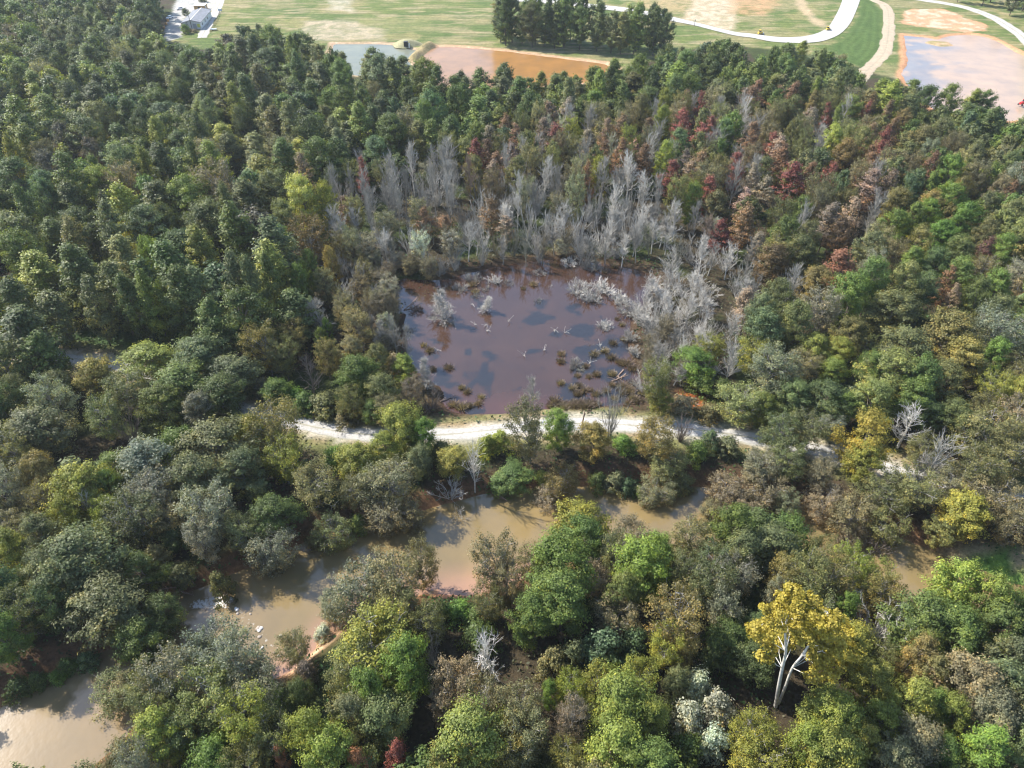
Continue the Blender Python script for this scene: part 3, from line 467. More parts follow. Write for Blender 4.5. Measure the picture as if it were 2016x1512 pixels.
# between the road and the river
for a in [(792, 838, 92, 'rnd', 'yg', 12, 'light green tree standing across the road left of centre'), (760, 880, 70, 'rnd', 'yg', 9), (835, 850, 60, 'rnd', 'bg', 10), (620, 950, 100, 'fth', 'ol', 9), (700, 905, 90, 'rnd', 'gy', 8), (660, 900, 60, 'shr', 'bg', 4), (770, 940, 110, 'fth', 'tn', 12, 'tan-grey wispy tree on the far river bank, below the light green one'), (750, 985, 100, 'fth', 'tn', 9), (805, 985, 70, 'fth', 'tn', 8), (700, 960, 70, 'fth', 'ol', 8),
          (822, 905, 60, 'rnd', 'gg', 9), (932, 900, 66, 'snag', 'wt', 13, 'crooked white leafless tree on the far river bank'), (885, 950, 74, 'brn', 'wt', 7, 'whitish leafless shrubby tree overhanging the river'), (900, 985, 40, 'brn', 'wt', 4.5), (895, 905, 70, 'rnd', 'gy', 7), (870, 890, 60, 'shr', 'ol', 4.5), (960, 880, 50, 'shr', 'yg', 4.5), (1010, 920, 84, 'rnd', 'bg2', 8, 'fresh green shrubby tree hanging to the river beside the rusty one'), (985, 870, 60, 'shr', 'gy', 4.5), (980, 940, 50, 'shr', 'mg', 4),
          (1045, 835, 84, 'fth', 'tn2', 17, 'tall dark-leaved tree with pale bare top in front of the pond'), (1052, 775, 44, 'bare', 'gr', 16), (175, 1005, 50, 'snag', 'wt', 10, 'bleached dead snag in front of the bright yellow-green tree'), (1205, 1240, 30, 'snag', 'gr', 8), (1100, 840, 64, 'rnd', 'bg', 11, 'fresh green tree beside the tall bare-topped one'), (1105, 920, 84, 'fth', 'ru', 9, 'rusty reddish thicket tree on the river bank'), (1085, 950, 60, 'fth', 'pk', 6), (1070, 930, 40, 'shr', 'yg', 4), (1172, 862, 76, 'rnd', 'oc', 9, 'olive-yellow round tree below the small bare one'), (1205, 800, 58, 'brn', 'gr', 13, 'small pale leafless tree on a bare stem by the pond road'), (1225, 875, 50, 'shr', 'bg', 4.5), (1240, 935, 60, 'shr', 'bl', 5), (1215, 930, 60, 'shr', 'gg', 5), (1260, 945, 40, 'shr', 'mg', 4), (1180, 930, 50, 'shr', 'dg', 4),
          (1298, 745, 64, 'fth', 'ol', 14, 'vine-clad tree at the right corner of the pond'), (1300, 790, 50, 'rnd', 'gy', 11), (1285, 860, 90, 'fth', 'oc', 11, 'ochre-olive tree between the road and the river, right of the bare one'), (1310, 900, 90, 'fth', 'ol', 9), (1300, 940, 80, 'fth', 'tn', 7), (1345, 838, 52, 'brn', 'dk', 8, 'dark leafless round tree in front of the road'), (1370, 890, 60, 'shr', 'mg', 5), (1395, 870, 50, 'shr', 'bl', 5), (1350, 930, 60, 'shr', 'ol', 5), (1440, 935, 100, 'fth', 'tn', 8, 'brownish wispy thicket bulging over the river'), (1410, 975, 60, 'fth', 'tn', 6), (1470, 960, 70, 'fth', 'pk', 7),
          (1430, 880, 60, 'shr', 'gg', 4), (1500, 905, 90, 'fth', 'tn', 10), (1540, 850, 80, 'fth', 'gg', 10), (1590, 845, 80, 'fth', 'gg', 10, 'grey-green wispy tree beside the road patch left of the orange-gold one'), (1560, 900, 80, 'fth', 'gg', 10), (1520, 940, 90, 'fth', 'tn', 9), (1560, 960, 60, 'fth', 'sv', 8), (1640, 840, 60, 'fth', 'sv', 10), (1705, 865, 96, 'rnd', 'gdn', 15, 'orange-gold tree right of the last road patch'), (1700, 910, 70, 'rnd', 'gy', 11), (1640, 960, 90, 'fth', 'tn', 9), (1690, 980, 100, 'fth', 'tn', 10), (1740, 960, 90, 'fth', 'ol', 10), (1620, 925, 60, 'fth', 'tn', 8),
          (1760, 1000, 90, 'fth', 'ol', 10), (1800, 960, 100, 'fth', 'ol', 10), (1790, 835, 96, 'snag', 'wt', 11, 'stark white dead tree with forked limbs right of the orange-gold one'), (1850, 900, 90, 'snag', 'gr', 12, 'grey leafless spreading tree in the thicket at right'), (1830, 935, 70, 'brn', 'gr', 8), (1820, 880, 70, 'fth', 'ol', 9), (1880, 950, 80, 'fth', 'tn', 9), (1740, 1040, 80, 'brn', 'dk', 6, 'dark leafless bush drooping to the river at right'), (1690, 1025, 60, 'fth', 'tn', 6),
          (1905, 1010, 104, 'rnd', 'gy', 10, 'golden green tree above the grassy river bank'), (1860, 1030, 60, 'rnd', 'ol', 8), (1960, 980, 100, 'fth', 'tn', 11), (2000, 1030, 80, 'fth', 'tn', 10), (1950, 860, 120, 'fth', 'ol', 13), (1990, 900, 110, 'fth', 'ol', 13), (1920, 920, 90, 'fth', 'ol', 12), (2005, 820, 90, 'fth', 'tn', 13), (1900, 850, 70, 'fth', 'ol', 11)]: T(*a)
# around the pond and to its right
for a in [(1366, 715, 80, 'rnd', 'bg', 9, 'bright green round tree right of the pond corner'), (1400, 685, 64, 'fth', 'gy', 9), (1380, 760, 70, 'shr', 'mg', 5), (1420, 770, 50, 'shr', 'dg', 5), (1460, 795, 100, 'fth', 'yg2', 11, 'pale yellow-green tree leaning beside the road'), (1400, 815, 60, 'shr', 'ol', 4), (1500, 800, 60, 'rnd', 'mg', 9), (1520, 725, 110, 'fth', 'sv', 13, 'silver-grey wispy tree between green ones right of the pond'), (1490, 700, 70, 'fth', 'gy', 10), (1570, 720, 70, 'fth', 'tn', 10), (1560, 780, 80, 'rnd', 'bl', 9),
          (1640, 735, 54, 'rnd', 'yg', 9), (1630, 790, 90, 'rnd', 'dg', 10), (1600, 690, 66, 'rnd', 'gy', 11), (1645, 695, 60, 'rnd', 'gy', 11), (1755, 740, 120, 'rnd', 'yg2', 14, 'very wide light green tree right of the pond, left half'), (1810, 745, 100, 'rnd', 'mg', 14), (1780, 690, 110, 'rnd', 'gg', 13), (1720, 790, 90, 'rnd', 'yg2', 12), (1800, 790, 90, 'rnd', 'mg', 12), (1715, 730, 60, 'rnd', 'mg', 12), (1870, 655, 110, 'rnd', 'oc', 14, 'ochre-olive broad tree above the very wide light green one'), (1900, 710, 90, 'rnd', 'oc', 13), (1860, 750, 80, 'rnd', 'ol', 12), (1960, 650, 110, 'fth', 'sv', 14), (1960, 700, 60, 'rnd', 'bg', 12), (1960, 770, 70, 'fth', 'gy', 12), (2000, 780, 70, 'rnd', 'gy', 12), (1930, 800, 60, 'fth', 'ol', 10),
          (1660, 800, 60, 'rnd', 'mg', 9), (1700, 820, 50, 'shr', 'bl', 5), (1880, 820, 80, 'rnd', 'dg', 10), (1830, 820, 60, 'rnd', 'dg', 9),
          (706, 735, 80, 'rnd', 'mg', 12, 'green tree left of the pond, bright at its left side'), (752, 765, 70, 'rnd', 'ol', 10), (690, 785, 60, 'fth', 'ol', 9), (797, 723, 48, 'rnd', 'yg', 8, 'small yellow dome at the left shore of the pond'), (838, 735, 34, 'con', 'wt', 9, 'white feathery dead tree at the lower left shore of the pond'), (812, 765, 50, 'fth', 'pk', 8), (845, 785, 50, 'brn', 'dk', 6), (608, 735, 56, 'snag', 'dk', 12, 'dark snag with bare limbs left of the pond'), (520, 680, 80, 'fth', 'oc', 14, 'ochre wispy tree at the corner of the dark wood'), (555, 700, 60, 'fth', 'ol', 12), (545, 770, 60, 'rnd', 'mg', 9), (580, 660, 60, 'fth', 'oc', 11),
          (640, 700, 60, 'fth', 'oc', 11), (690, 690, 52, 'rnd', 'tn', 9), (742, 705, 50, 'rnd', 'ol', 9), (645, 655, 24, 'rnd', 'bg', 9, 'spot of fresh green foliage among grey trees left of the pond'), (628, 672, 30, 'rnd', 'mg', 9), (760, 800, 50, 'fth', 'tn', 8), (730, 810, 50, 'rnd', 'mg', 7), (640, 800, 80, 'shr', 'ol', 4.5), (600, 795, 60, 'shr', 'mg', 4.5), (680, 820, 60, 'shr', 'ol', 4), (580, 785, 60, 'shr', 'bg', 4),
          (748, 662, 30, 'con', 'gr', 10, 'grey leafless tree at the left shore of the pond, left of three'), (775, 655, 34, 'bare', 'gr', 11, 'grey leafless tree at the left shore of the pond, middle of three'), (797, 670, 36, 'bare', 'gr', 10, 'grey leafless tree at the left shore of the pond, right of three'), (706, 540, 44, 'brn', 'gr', 12, 'round pale leafless tree left of the pond, set against dark wood'), (870, 588, 44, 'con', 'wt', 11, 'conical white leafless tree standing in the pond'), (955, 590, 26, 'con', 'wt', 6, 'small white leafless tree standing in the pond beside the conical one'), (680, 610, 50, 'fth', 'tn', 12), (640, 560, 50, 'fth', 'tn', 12), (700, 640, 60, 'fth', 'tn', 12), (755, 600, 50, 'fth', 'dk', 9), (630, 620, 60, 'bare', 'gr', 12),
          (588, 560, 46, 'rnd', 'mg', 15), (598, 550, 32, 'rnd', 'yg', 14), (620, 530, 34, 'rnd', 'mg', 14), (650, 520, 38, 'rnd', 'oc', 13),
          (598, 398, 76, 'rnd', 'yl2', 20, 'large pale yellow tree at the edge of the dark wood'), (640, 405, 50, 'rnd', 'gy', 18), (612, 468, 76, 'fth', 'ru', 17, 'rusty brown tree in front of the pale yellow one'), (595, 345, 44, 'map', 'pk', 18, 'pinkish brown tree behind the pale yellow one'), (545, 380, 70, 'rnd', 'ol', 17), (560, 440, 60, 'rnd', 'ol', 17),
          (655, 375, 32, 'bare', 'gr', 17), (688, 375, 26, 'bare', 'gr', 16), (712, 350, 30, 'map', 'rd', 16, 'dark red crown among leafless trunks left of centre'), (727, 420, 26, 'bare', 'gr', 16), (780, 410, 28, 'bare', 'gr', 16), (855, 370, 34, 'bare', 'gr', 17), (885, 390, 44, 'bare', 'gr', 16), (925, 350, 42, 'bare', 'pk', 18), (940, 315, 46, 'map', 'rd', 17, 'dark red crown at the top of the leafless stand, left one'), (820, 390, 40, 'brn', 'gr', 13), (835, 440, 36, 'map', 'ru', 12), (1320, 350, 48, 'map', 'rd', 15, 'vivid red tree right of the tall white leafless stand'), (1240, 345, 54, 'bare', 'wt', 17), (1205, 370, 60, 'bare', 'gr', 16), (1185, 350, 50, 'bare', 'gr', 17), (1270, 380, 50, 'bare', 'wt', 15), (1102, 365, 40, 'bare', 'gr', 16), (1415, 465, 46, 'map', 'rd', 12, 'deep red crown right of the pond clearing'), (1390, 450, 44, 'bare', 'pk', 13),
          (1180, 345, 40, 'rnd', 'gy', 15), (1560, 360, 64, 'map', 'rd', 17, 'large deep red tree in the upper right wood'), (1445, 360, 40, 'bare', 'gr', 16), (1470, 235, 42, 'bare', 'wt', 17, 'white leafless crown in the upper right wood'), (1380, 215, 30, 'map', 'rd', 17), (1340, 260, 34, 'map', 'rd', 17), (1190, 270, 36, 'map', 'pk', 17), (1660, 310, 60, 'rnd', 'ru', 16, 'broad rusty crown in the upper right wood'), (1500, 380, 50, 'map', 'pk', 15), (1540, 320, 46, 'map', 'ru', 16), (1520, 520, 70, 'rnd', 'rd2', 14, 'dark maroon broad tree right of the whitish stand'), (1650, 530, 72, 'map', 'or2', 14, 'orange-red topped tree right of the maroon one'), (1600, 560, 80, 'rnd', 'oc', 13), (1655, 470, 48, 'rnd', 'rd2', 14), (1575, 420, 40, 'rnd', 'mg', 13), (1620, 610, 90, 'fth', 'sv', 14),
          (1870, 345, 52, 'rnd', 'bg', 17, 'bright green round crown, topmost of the bright group at right'), (1830, 375, 30, 'pop', 'bg', 15), (1865, 400, 60, 'rnd', 'bg', 16), (1820, 430, 50, 'rnd', 'bg', 15), (1790, 435, 46, 'rnd', 'mg', 15), (1900, 440, 60, 'rnd', 'bg', 15), (1760, 450, 60, 'rnd', 'bg', 14), (1850, 470, 60, 'rnd', 'bg', 14), (1890, 500, 70, 'rnd', 'mg', 14), (1970, 500, 60, 'rnd', 'bg', 15), (1960, 570, 66, 'rnd', 'bg', 14), (1935, 500, 46, 'map', 'rd2', 14), (1865, 560, 44, 'map', 'ru', 13), (1880, 590, 36, 'map', 'pk', 12), (1790, 520, 50, 'rnd', 'mg', 13), (1760, 610, 100, 'rnd', 'ol', 13), (1840, 520, 60, 'rnd', 'bl', 13),
          (1590, 355, 40, 'map', 'ru', 15), (1605, 190, 26, 'pop', 'yg', 18, 'bright yellow-green crown in the far upper right wood'), (1595, 215, 36, 'pop', 'oc', 17), (1710, 220, 30, 'pop', 'ru', 17), (1740, 235, 30, 'pop', 'ru', 17), (1650, 245, 26, 'pop', 'yg', 16), (1625, 240, 30, 'map', 'rd', 16), (1700, 235, 28, 'map', 'rd', 16), (1310, 210, 34, 'rnd', 'gy', 17), (1300, 240, 34, 'rnd', 'yg', 16)]: T(*a)
PAL.update({'ody': ((.25, .265, .045), 'golden green'), 'mg2': ((.125, .172, .036), 'deep green'), 'bg2': ((.12, .195, .055), 'fresh green'), 'tn2': ((.13, .12, .07), 'olive-brown'), 'gdn': ((.36, .26, .05), 'orange-gold'), 'yg2': ((.2, .235, .08), 'light green'),
            'yl2': ((.42, .38, .1), 'pale yellow'), 'rd2': ((.13, .07, .055), 'maroon'), 'or2': ((.27, .14, .085), 'orange-red')})
# white and grey bushes standing in and round the pond (px, py, width, colour)
for px, py, w, c in [(1140, 560, 52, 'wt'), (1165, 575, 48, 'wt'), (1190, 560, 52, 'wt'), (1215, 575, 36, 'wt'), (1192, 632, 34, 'wt'), (970, 545, 34, 'wt'), (1000, 550, 26, 'gr'), (905, 560, 34, 'gr'), (885, 632, 22, 'sv'), (1084, 558, 16, 'wt'), (1060, 585, 22, 'gr'), (1062, 530, 28, 'gr'),
                     (1105, 580, 9, 'wt'), (1115, 577, 9, 'wt'), (1085, 540, 12, 'gr'), (808, 643, 18, 'gr'), (1240, 600, 50, 'gr'), (1225, 585, 36, 'wt'), (1260, 620, 40, 'wt'), (1240, 660, 34, 'gr'), (1250, 690, 30, 'wt'), (1105, 755, 12, 'wt'), (1135, 710, 34, 'gr'), (1155, 668, 14, 'gr'), (1170, 690, 22, 'gr'), (955, 560, 24, 'gr'), (940, 575, 22, 'gr'),
                     (1168, 515, 40, 'gr'), (1120, 510, 34, 'wt'), (1290, 590, 50, 'gr'), (1285, 650, 50, 'gr'), (1300, 700, 40, 'wt'), (1275, 720, 30, 'wt'), (930, 540, 40, 'gr'), (850, 615, 24, 'dk'), (820, 600, 30, 'dk')]:
    T(px, py, w, 'bsh', c, max(1.0, w * .085))

r_ = np.random.default_rng(91)
def ring(n, x0, x1, y0, y1, h0, h1, w0, w1, cols, kinds):
    for i in range(n):
        bx, by = x0 + (x1 - x0) * (i + r_.random()) / n, r_.uniform(y0, y1); h = r_.uniform(h0, h1); k = kinds[int(r_.integers(len(kinds)))]
        g = at(bx, by, PZ); z = h * (.6 if k == 'bare' else .55); px, py, dep = proj(g[0], g[1], z); T(float(px), float(py), r_.uniform(w0, w1), k, cols[int(r_.integers(len(cols)))], h)
ring(30, 720, 1330, 505, 528, 8, 12, 34, 50, ['gr', 'gr', 'wt', 'tn', 'sv'], ['bare', 'brn', 'bare', 'fth'])
ring(20, 1040, 1330, 470, 505, 9, 13, 38, 54, ['wt', 'gr', 'wt'], ['bare', 'brn', 'bare'])
ring(12, 740, 900, 530, 552, 5, 8, 30, 44, ['gr', 'tn', 'dk'], ['brn', 'fth'])
for yy in range(570, 770, 17): ring(5, 1262, 1400, yy, yy + 17, 5, 9, 34, 52, ['wt', 'gr', 'wt', 'tn'], ['bare', 'brn', 'brn'])
for yy in range(560, 700, 20): ring(3, 715, 790, yy, yy + 20, 6, 9, 30, 46, ['gr', 'tn', 'dk', 'sv'], ['brn', 'fth', 'bare'])

for px, py, w in [(1130, 705, 26), (1142, 716, 30), (1120, 722, 20), (1150, 730, 18), (1165, 676, 22), (1178, 684, 18), (1190, 668, 16), (1145, 645, 16), (1128, 650, 14), (1200, 700, 16), (1110, 668, 12), (1085, 640, 12), (960, 690, 14), (985, 668, 14), (925, 745, 12), (1040, 745, 12)]: T(px, py, w, 'bsh', 'sv', max(.8, w * .06))
# ------------------------------------------------------------------ settle every tree on the ground, then fill the woods
DEFH = {'pop': 22, 'rnd': 13, 'fth': 12, 'map': 15, 'shr': 4.5, 'pin': 16, 'bare': 14, 'snag': 12, 'con': 11, 'brn': 8, 'bsh': 3}
CF = {'pop': .62, 'rnd': .62, 'fth': .62, 'map': .62, 'shr': .45, 'pin': .6, 'bare': .6, 'snag': .6, 'con': .52, 'brn': .55, 'bsh': .45}   # height of the crown's middle
WET = {'snag', 'bsh', 'con', 'brn', 'bare'}
def place(t):
    h0 = t['h'] or DEFH[t['k']]; best = None
    for f in (1, .92, 1.08, .84, 1.16, .76, 1.24, .68, .6, .5):
        h = h0 * f; p = at(t['px'], t['py'], h * CF[t['k']]); x, y = p[0], p[1]
        ok = 1
        if float(sdist(RIV, x, y)) < .8: ok = 0
        if t['k'] not in WET and float(sdist(POND, x, y)) < 1: ok = 0
        if t['k'] != 'bsh' and float(ldist(ROADL, np.array(x), y)) < 3.2: ok = 0
        if ok or best is None: best = (x, y, h)
        if ok: break
    x, y, h = best; z = h * CF[t['k']]; dep = y * cp - (z - CAMH) * sp
    t['x'], t['y'], t['H'] = x, y, h; t['D'] = t['w'] * dep / F; t['dep'] = dep; t['z'] = float(ground_h(x, y))
for t in TR: place(t)

def PP(pts): return np.array(pts, float)
VIS = [PP(q) for q in ([(1500, 1300), (1580, 1300), (1570, 1395), (1510, 1400)], [(385, 1165), (470, 1160), (480, 1200), (540, 1240), (590, 1300), (560, 1320), (440, 1200)], [(805, 645), (870, 600), (1000, 560), (1240, 540), (1210, 640), (1235, 720), (1270, 795), (1000, 806), (900, 806), (850, 740)],
    [(350, 1195), (450, 1145), (640, 1065), (860, 1010), (1000, 980), (1085, 1000), (1078, 1060), (960, 1065), (950, 1160), (835, 1165), (850, 1070), (640, 1140), (600, 1230), (560, 1310), (430, 1195), (335, 1290)],
    [(1210, 962), (1400, 985), (1350, 1040), (1290, 1045), (1210, 1010)], [(0, 1400), (190, 1300), (262, 1370), (245, 1440), (0, 1510)], [(1765, 1075), (1866, 1110), (1845, 1155), (1795, 1150)],
    [(1632, 1008), (1670, 1040), (1640, 1080)], [(606, 826), (720, 866), (1010, 852), (1010, 832), (720, 842)], [(1128, 826), (1252, 830), (1252, 852), (1128, 852)], [(1268, 832), (1480, 855), (1480, 872), (1400, 862)],
    [(1866, 1080), (1980, 1080), (2016, 1095), (2016, 1150), (1940, 1115)], [(130, 655), (480, 650), (430, 676), (160, 690)], [(822, 1372), (862, 1372), (850, 1450), (800, 1450)], [(150, 850), (190, 850), (190, 890), (150, 885)], [(1385, 1250), (1500, 1230), (1520, 1330), (1420, 1330)], [(1610, 872), (1650, 885), (1640, 905), (1605, 895)],
    [(870, 1175), (950, 1175), (960, 1220), (880, 1225)], [(555, 1320), (655, 1245), (670, 1255), (590, 1335)], [(130, 700), (225, 705), (310, 735), (300, 750), (130, 722)])]
def inpoly(P, x, y): return float(sdist(P, x, y)) < 0
TL = PP([(-400, -400), (318, -400), (322, 84), (350, 86), (400, 76), (450, 62), (480, 42), (505, 34), (525, 50), (560, 55), (590, 62), (620, 84), (665, 90), (700, 116), (735, 84), (770, 100), (800, 110), (835, 116), (860, 122), (925, 132), (1000, 122), (1050, 140), (1100, 130), (1180, 128), (1210, 115), (1260, 100), (1330, 88), (1380, 76), (1420, 70), (1450, 62), (1480, 84), (1515, 92), (1560, 78), (1605, 78), (1640, 98), (1665, 118), (1700, 135), (1750, 152), (1800, 148), (1830, 148), (1838, 168), (1900, 163), (1950, 182), (1990, 200), (2020, 214), (2500, 300)])
def topline(px): return np.interp(px, TL[:, 0], TL[:, 1])
SW = PP([(640, 345), (760, 330), (900, 335), (1230, 320), (1330, 400), (1500, 470), (1470, 700), (1290, 760), (1230, 560), (900, 540), (820, 600), (790, 700), (700, 640), (650, 560)])
def pick(px, py, r):
    def ch(opts):
        ks, ws = zip(*opts); return ks[r.choice(len(ks), p=np.array(ws) / sum(ws))]
    if inpoly(SW, px, py):
        far = py < 400
        k, c = ch([(('bare', 'gr'), .34), (('bare', 'wt'), .2 if px > 950 else .08), (('brn', 'gr'), .16), (('brn', 'wt'), .08), (('fth', 'tn'), .1), (('map', 'pk'), .07), (('map', 'ru'), .04), (('rnd', 'ol'), .03), (('fth', 'sv'), .07)])
        return k, c, (r.uniform(15, 18) if far else r.uniform(9, 14)) * (.75 if k == 'brn' else 1), r.uniform(5.5, 8)
    yb = np.interp(px, [600, 900, 1050, 1300, 1500, 1700, 2016], [320, 300, 245, 215, 200, 215, 290])
    if px < 340 and py < 190:
        k, c = ch([(('rnd', 'dg'), .25), (('rnd', 'gg'), .2), (('rnd', 'mg'), .15), (('pop', 'mg'), .12), (('pop', 'yg'), .12), (('rnd', 'yg'), .1), (('pop', 'ol'), .08), (('fth', 'tn'), .04), (('rnd', 'bl'), .08)])
        return k, c, r.uniform(15, 21), r.uniform(9.5, 15)
    if px < 640 and py < 660:
        k, c = ch([(('pop', 'dg'), .24), (('pop', 'gg'), .1), (('pop', 'mg'), .12), (('rnd', 'dg'), .16), (('rnd', 'gg'), .12), (('rnd', 'mg'), .06), (('pop', 'ol'), .08), (('rnd', 'pu'), .025), (('pop', 'gy'), .06), (('rnd', 'bl'), .06), (('pop', 'yg'), .05), (('fth', 'tn'), .03)])
        return k, c, r.uniform(14, 24) if k == 'pop' else r.uniform(14, 20), r.uniform(8, 13) if k == 'pop' else r.uniform(9, 15)
    if py < yb:
        k, c = ch([(('pop', 'mg'), .26), (('pop', 'dg'), .12), (('rnd', 'mg'), .22), (('rnd', 'dg'), .12), (('pop', 'yg'), .08), (('pop', 'ol'), .1), (('rnd', 'bl'), .04), (('fth', 'tn'), .03), (('pop', 'gg'), .06)])
        return k, c, r.uniform(13, 22), r.uniform(7.5, 13)
    if px > 860 and py < 470 and px < 1750 or (px > 1380 and py < 620 and px < 1560):
        k, c = ch([(('rnd', 'ol'), .16), (('fth', 'ol'), .14), (('map', 'ru'), .12), (('map', 'rd'), .04), (('map', 'pk'), .12), (('fth', 'tn'), .18), (('bare', 'gr'), .15), (('rnd', 'mg'), .07), (('rnd', 'yg'), .03), (('rnd', 'bl'), .05), (('fth', 'gy'), .04)])
        return k, c, r.uniform(14, 18), r.uniform(6.5, 9.5)
    if px > 1480 and py < 660:
        k, c = ch([(('rnd', 'ol'), .24), (('fth', 'tn'), .14), (('rnd', 'oc'), .1), (('rnd', 'mg'), .16), (('rnd', 'gg'), .12), (('map', 'ru'), .08), (('fth', 'sv'), .07), (('rnd', 'bl'), .06), (('rnd', 'bg'), .03)])
        return k, c, r.uniform(12, 17), r.uniform(6.5, 9.5)
    if py < 1000 and px < 820:
        k, c = ch([(('rnd', 'gg'), .25), (('fth', 'gg'), .2), (('rnd', 'dg'), .15), (('rnd', 'mg'), .1), (('fth', 'ol'), .15), (('fth', 'sv'), .15)])
        return k, c, r.uniform(8, 12), r.uniform(6.5, 10)
    if py < 1180:
        k, c = ch([(('fth', 'ol'), .3), (('fth', 'tn'), .22), (('rnd', 'ol'), .14), (('fth', 'gg'), .15), (('rnd', 'mg'), .1), (('fth', 'sv'), .09)])
        return k, c, r.uniform(6, 10), r.uniform(6, 9)
    k, c = ch([(('fth', 'ol'), .2), (('rnd', 'gg'), .2), (('rnd', 'mg'), .2), (('fth', 'tn'), .12), (('rnd', 'gy'), .12), (('rnd', 'dg'), .16)])
    return k, c, r.uniform(8, 12), r.uniform(6, 9)

pts = []; r = np.random.default_rng(11); st = 5.6
for iy in range(int(490 / st)):
    for ix in range(-66, 67):
        pts.append((ix * st + (iy % 2) * st * .5 + r.uniform(-2.1, 2.1), 26 + iy * st * .93 + r.uniform(-2.1, 2.1)))
pts = np.array(pts); X, Y = pts[:, 0], pts[:, 1]
gpx, gpy, _ = proj(X, Y, 0)
bad = (sdist(RIV, X, Y) < 1.2) | (sdist(POND, X, Y) < .5) | (ldist(ROADL, X, Y) < 4.6) | (sdist(CLEAR, X, Y) < 0) | (sdist(OPOND, X, Y) < 3) | (sdist(GPOND, X, Y) < 3) | (sdist(RPOND, X, Y) < 3) | (sdist(LOT, X, Y) < 2) | (sdist(BANKR, X, Y) < 0) | (gpx < -420) | (gpx > 2440)
cell = {}
def addcell(t): cell.setdefault((int(t['x'] // 12), int(t['y'] // 12)), []).append(t)
for t in TR: addcell(t)
MAN = [t for t in TR]
mp = np.array([(t['px'], t['py'], t['w'], t['dep']) for t in MAN if t['k'] != 'bsh'])
nfill = 0
for i in r.permutation(len(pts)):
    if bad[i]: continue
    x, y = X[i], Y[i]; px, py, dep = proj(x, y, 9.0)
    if not (-400 < px < 2420): continue
    k, c, h, D = pick(float(px), float(py), r)
    px, py, dep = map(float, proj(x, y, h * CF[k])); tx, ty, _ = map(float, proj(x, y, h)); w = D * F / dep
    if ty < topline(tx) + (r.random() ** 2) * 9 - 2: continue
    if px < 345 and py < 96 and px + w * .45 > 324: continue
    okk = True
    for dx in range(-1, 2):
        for dy in range(-1, 2):
            for u in cell.get((int(x // 12) + dx, int(y // 12) + dy), ()):
                if u['k'] == 'bsh': continue
                q = .30 if (k in ('bare', 'brn', 'map') and u['k'] in ('bare', 'brn', 'map', 'fth')) else .31
                if math.hypot(x - u['x'], y - u['y']) < q * (D + u['D']): okk = False; break
            if not okk: break
        if not okk: break
    if not okk: continue
    hh = h * .36 * F / dep
    m = (np.abs(mp[:, 0] - px) < .29 * (mp[:, 2] + w)) & (np.abs(mp[:, 1] - py) < .27 * (mp[:, 2] + 2 * hh)) & (mp[:, 3] > dep - 2)
    if m.any():
        if py > 640 and py < 1500 and h > 5:            # keep a low one under and behind the placed crowns
            h *= .5; D *= .8; k = 'shr' if k not in WET else 'bsh'; h = min(h, 5); px, py, dep = map(float, proj(x, y, h * CF[k])); w = D * F / dep; hh = h * .36 * F / dep
            if c in ('gr', 'wt', 'pk', 'sv'): c = 'tn'
            if k == 'bsh': continue
        else: continue
    if py > 500:
        o2 = [(px, py), (px - w * .42, py), (px + w * .42, py), (px, py - hh), (px, py + hh * .8), (px - w * .3, py - hh * .7), (px + w * .3, py - hh * .7)]
        if any(inpoly(V, a, b) for V in VIS for a, b in o2): continue
    t = dict(px=px, py=py, w=w, k=k, c=c, h=h, lab=None, man=False, x=x, y=y, H=h, D=D, dep=dep, z=float(ground_h(x, y))); TR.append(t); addcell(t); nfill += 1
# the clump above the orange pond, the far upper right wood
r = np.random.default_rng(5)
for i in range(46):
    u = r.random(); bx = 978 + u * 345; f = r.random(); by = (90 + u * 24) * (1 - f) + (52 + u * 45) * f
    if i < 15: f = 0; u = i / 14.; bx = 985 + u * 300 + r.uniform(-6, 6); by = 84 + u * 27 + r.uniform(-2, 2)
    g = at(bx, by, 0); h = r.uniform(20, 26) * (1 - .12 * u); k = 'pop' if r.random() < .6 else 'rnd'; D = r.uniform(9, 12)
    if any(math.hypot(g[0] - t['x'], g[1] - t['y']) < 4.5 for t in TR): continue
    if sdist(OPOND, g[0], g[1]) < 4: continue
    px, py, dep = map(float, proj(g[0], g[1], h * .62)); TR.append(dict(px=px, py=py, w=D * F / dep, k=k, c=r.choice(['dg', 'dg', 'mg', 'gg', 'ol', 'mg']), h=h, lab=None, man=False, x=g[0], y=g[1], H=h, D=D, dep=dep, z=0., clump=True))
for i in range(90):
    bx = r.uniform(1880, 2300); lo = np.interp(bx, [1870, 2016, 2300], [-6, 44, 130]); by = lo + 22 - r.random() * 75
    if ROADR is not None:
        g = at(bx, by, 0)
        if ldist(ROADR, np.array(g[0]), g[1]) < 9 or any(math.hypot(g[0] - t['x'], g[1] - t['y']) < 6.5 for t in TR): continue
    h = r.uniform(16, 22); D = r.uniform(9, 13); px, py, dep = map(float, proj(g[0], g[1], h * .62)); tx, ty, _ = map(float, proj(g[0], g[1], 0))
    if ty > np.interp(tx, [1870, 2016, 2300], [14, 66, 160]): continue
    TR.append(dict(px=px, py=py, w=D * F / dep, k='rnd', c=r.choice(['dg', 'mg', 'dg', 'gg']), h=h, lab=None, man=False, x=g[0], y=g[1], H=h, D=D, dep=dep, z=0., farr=True))
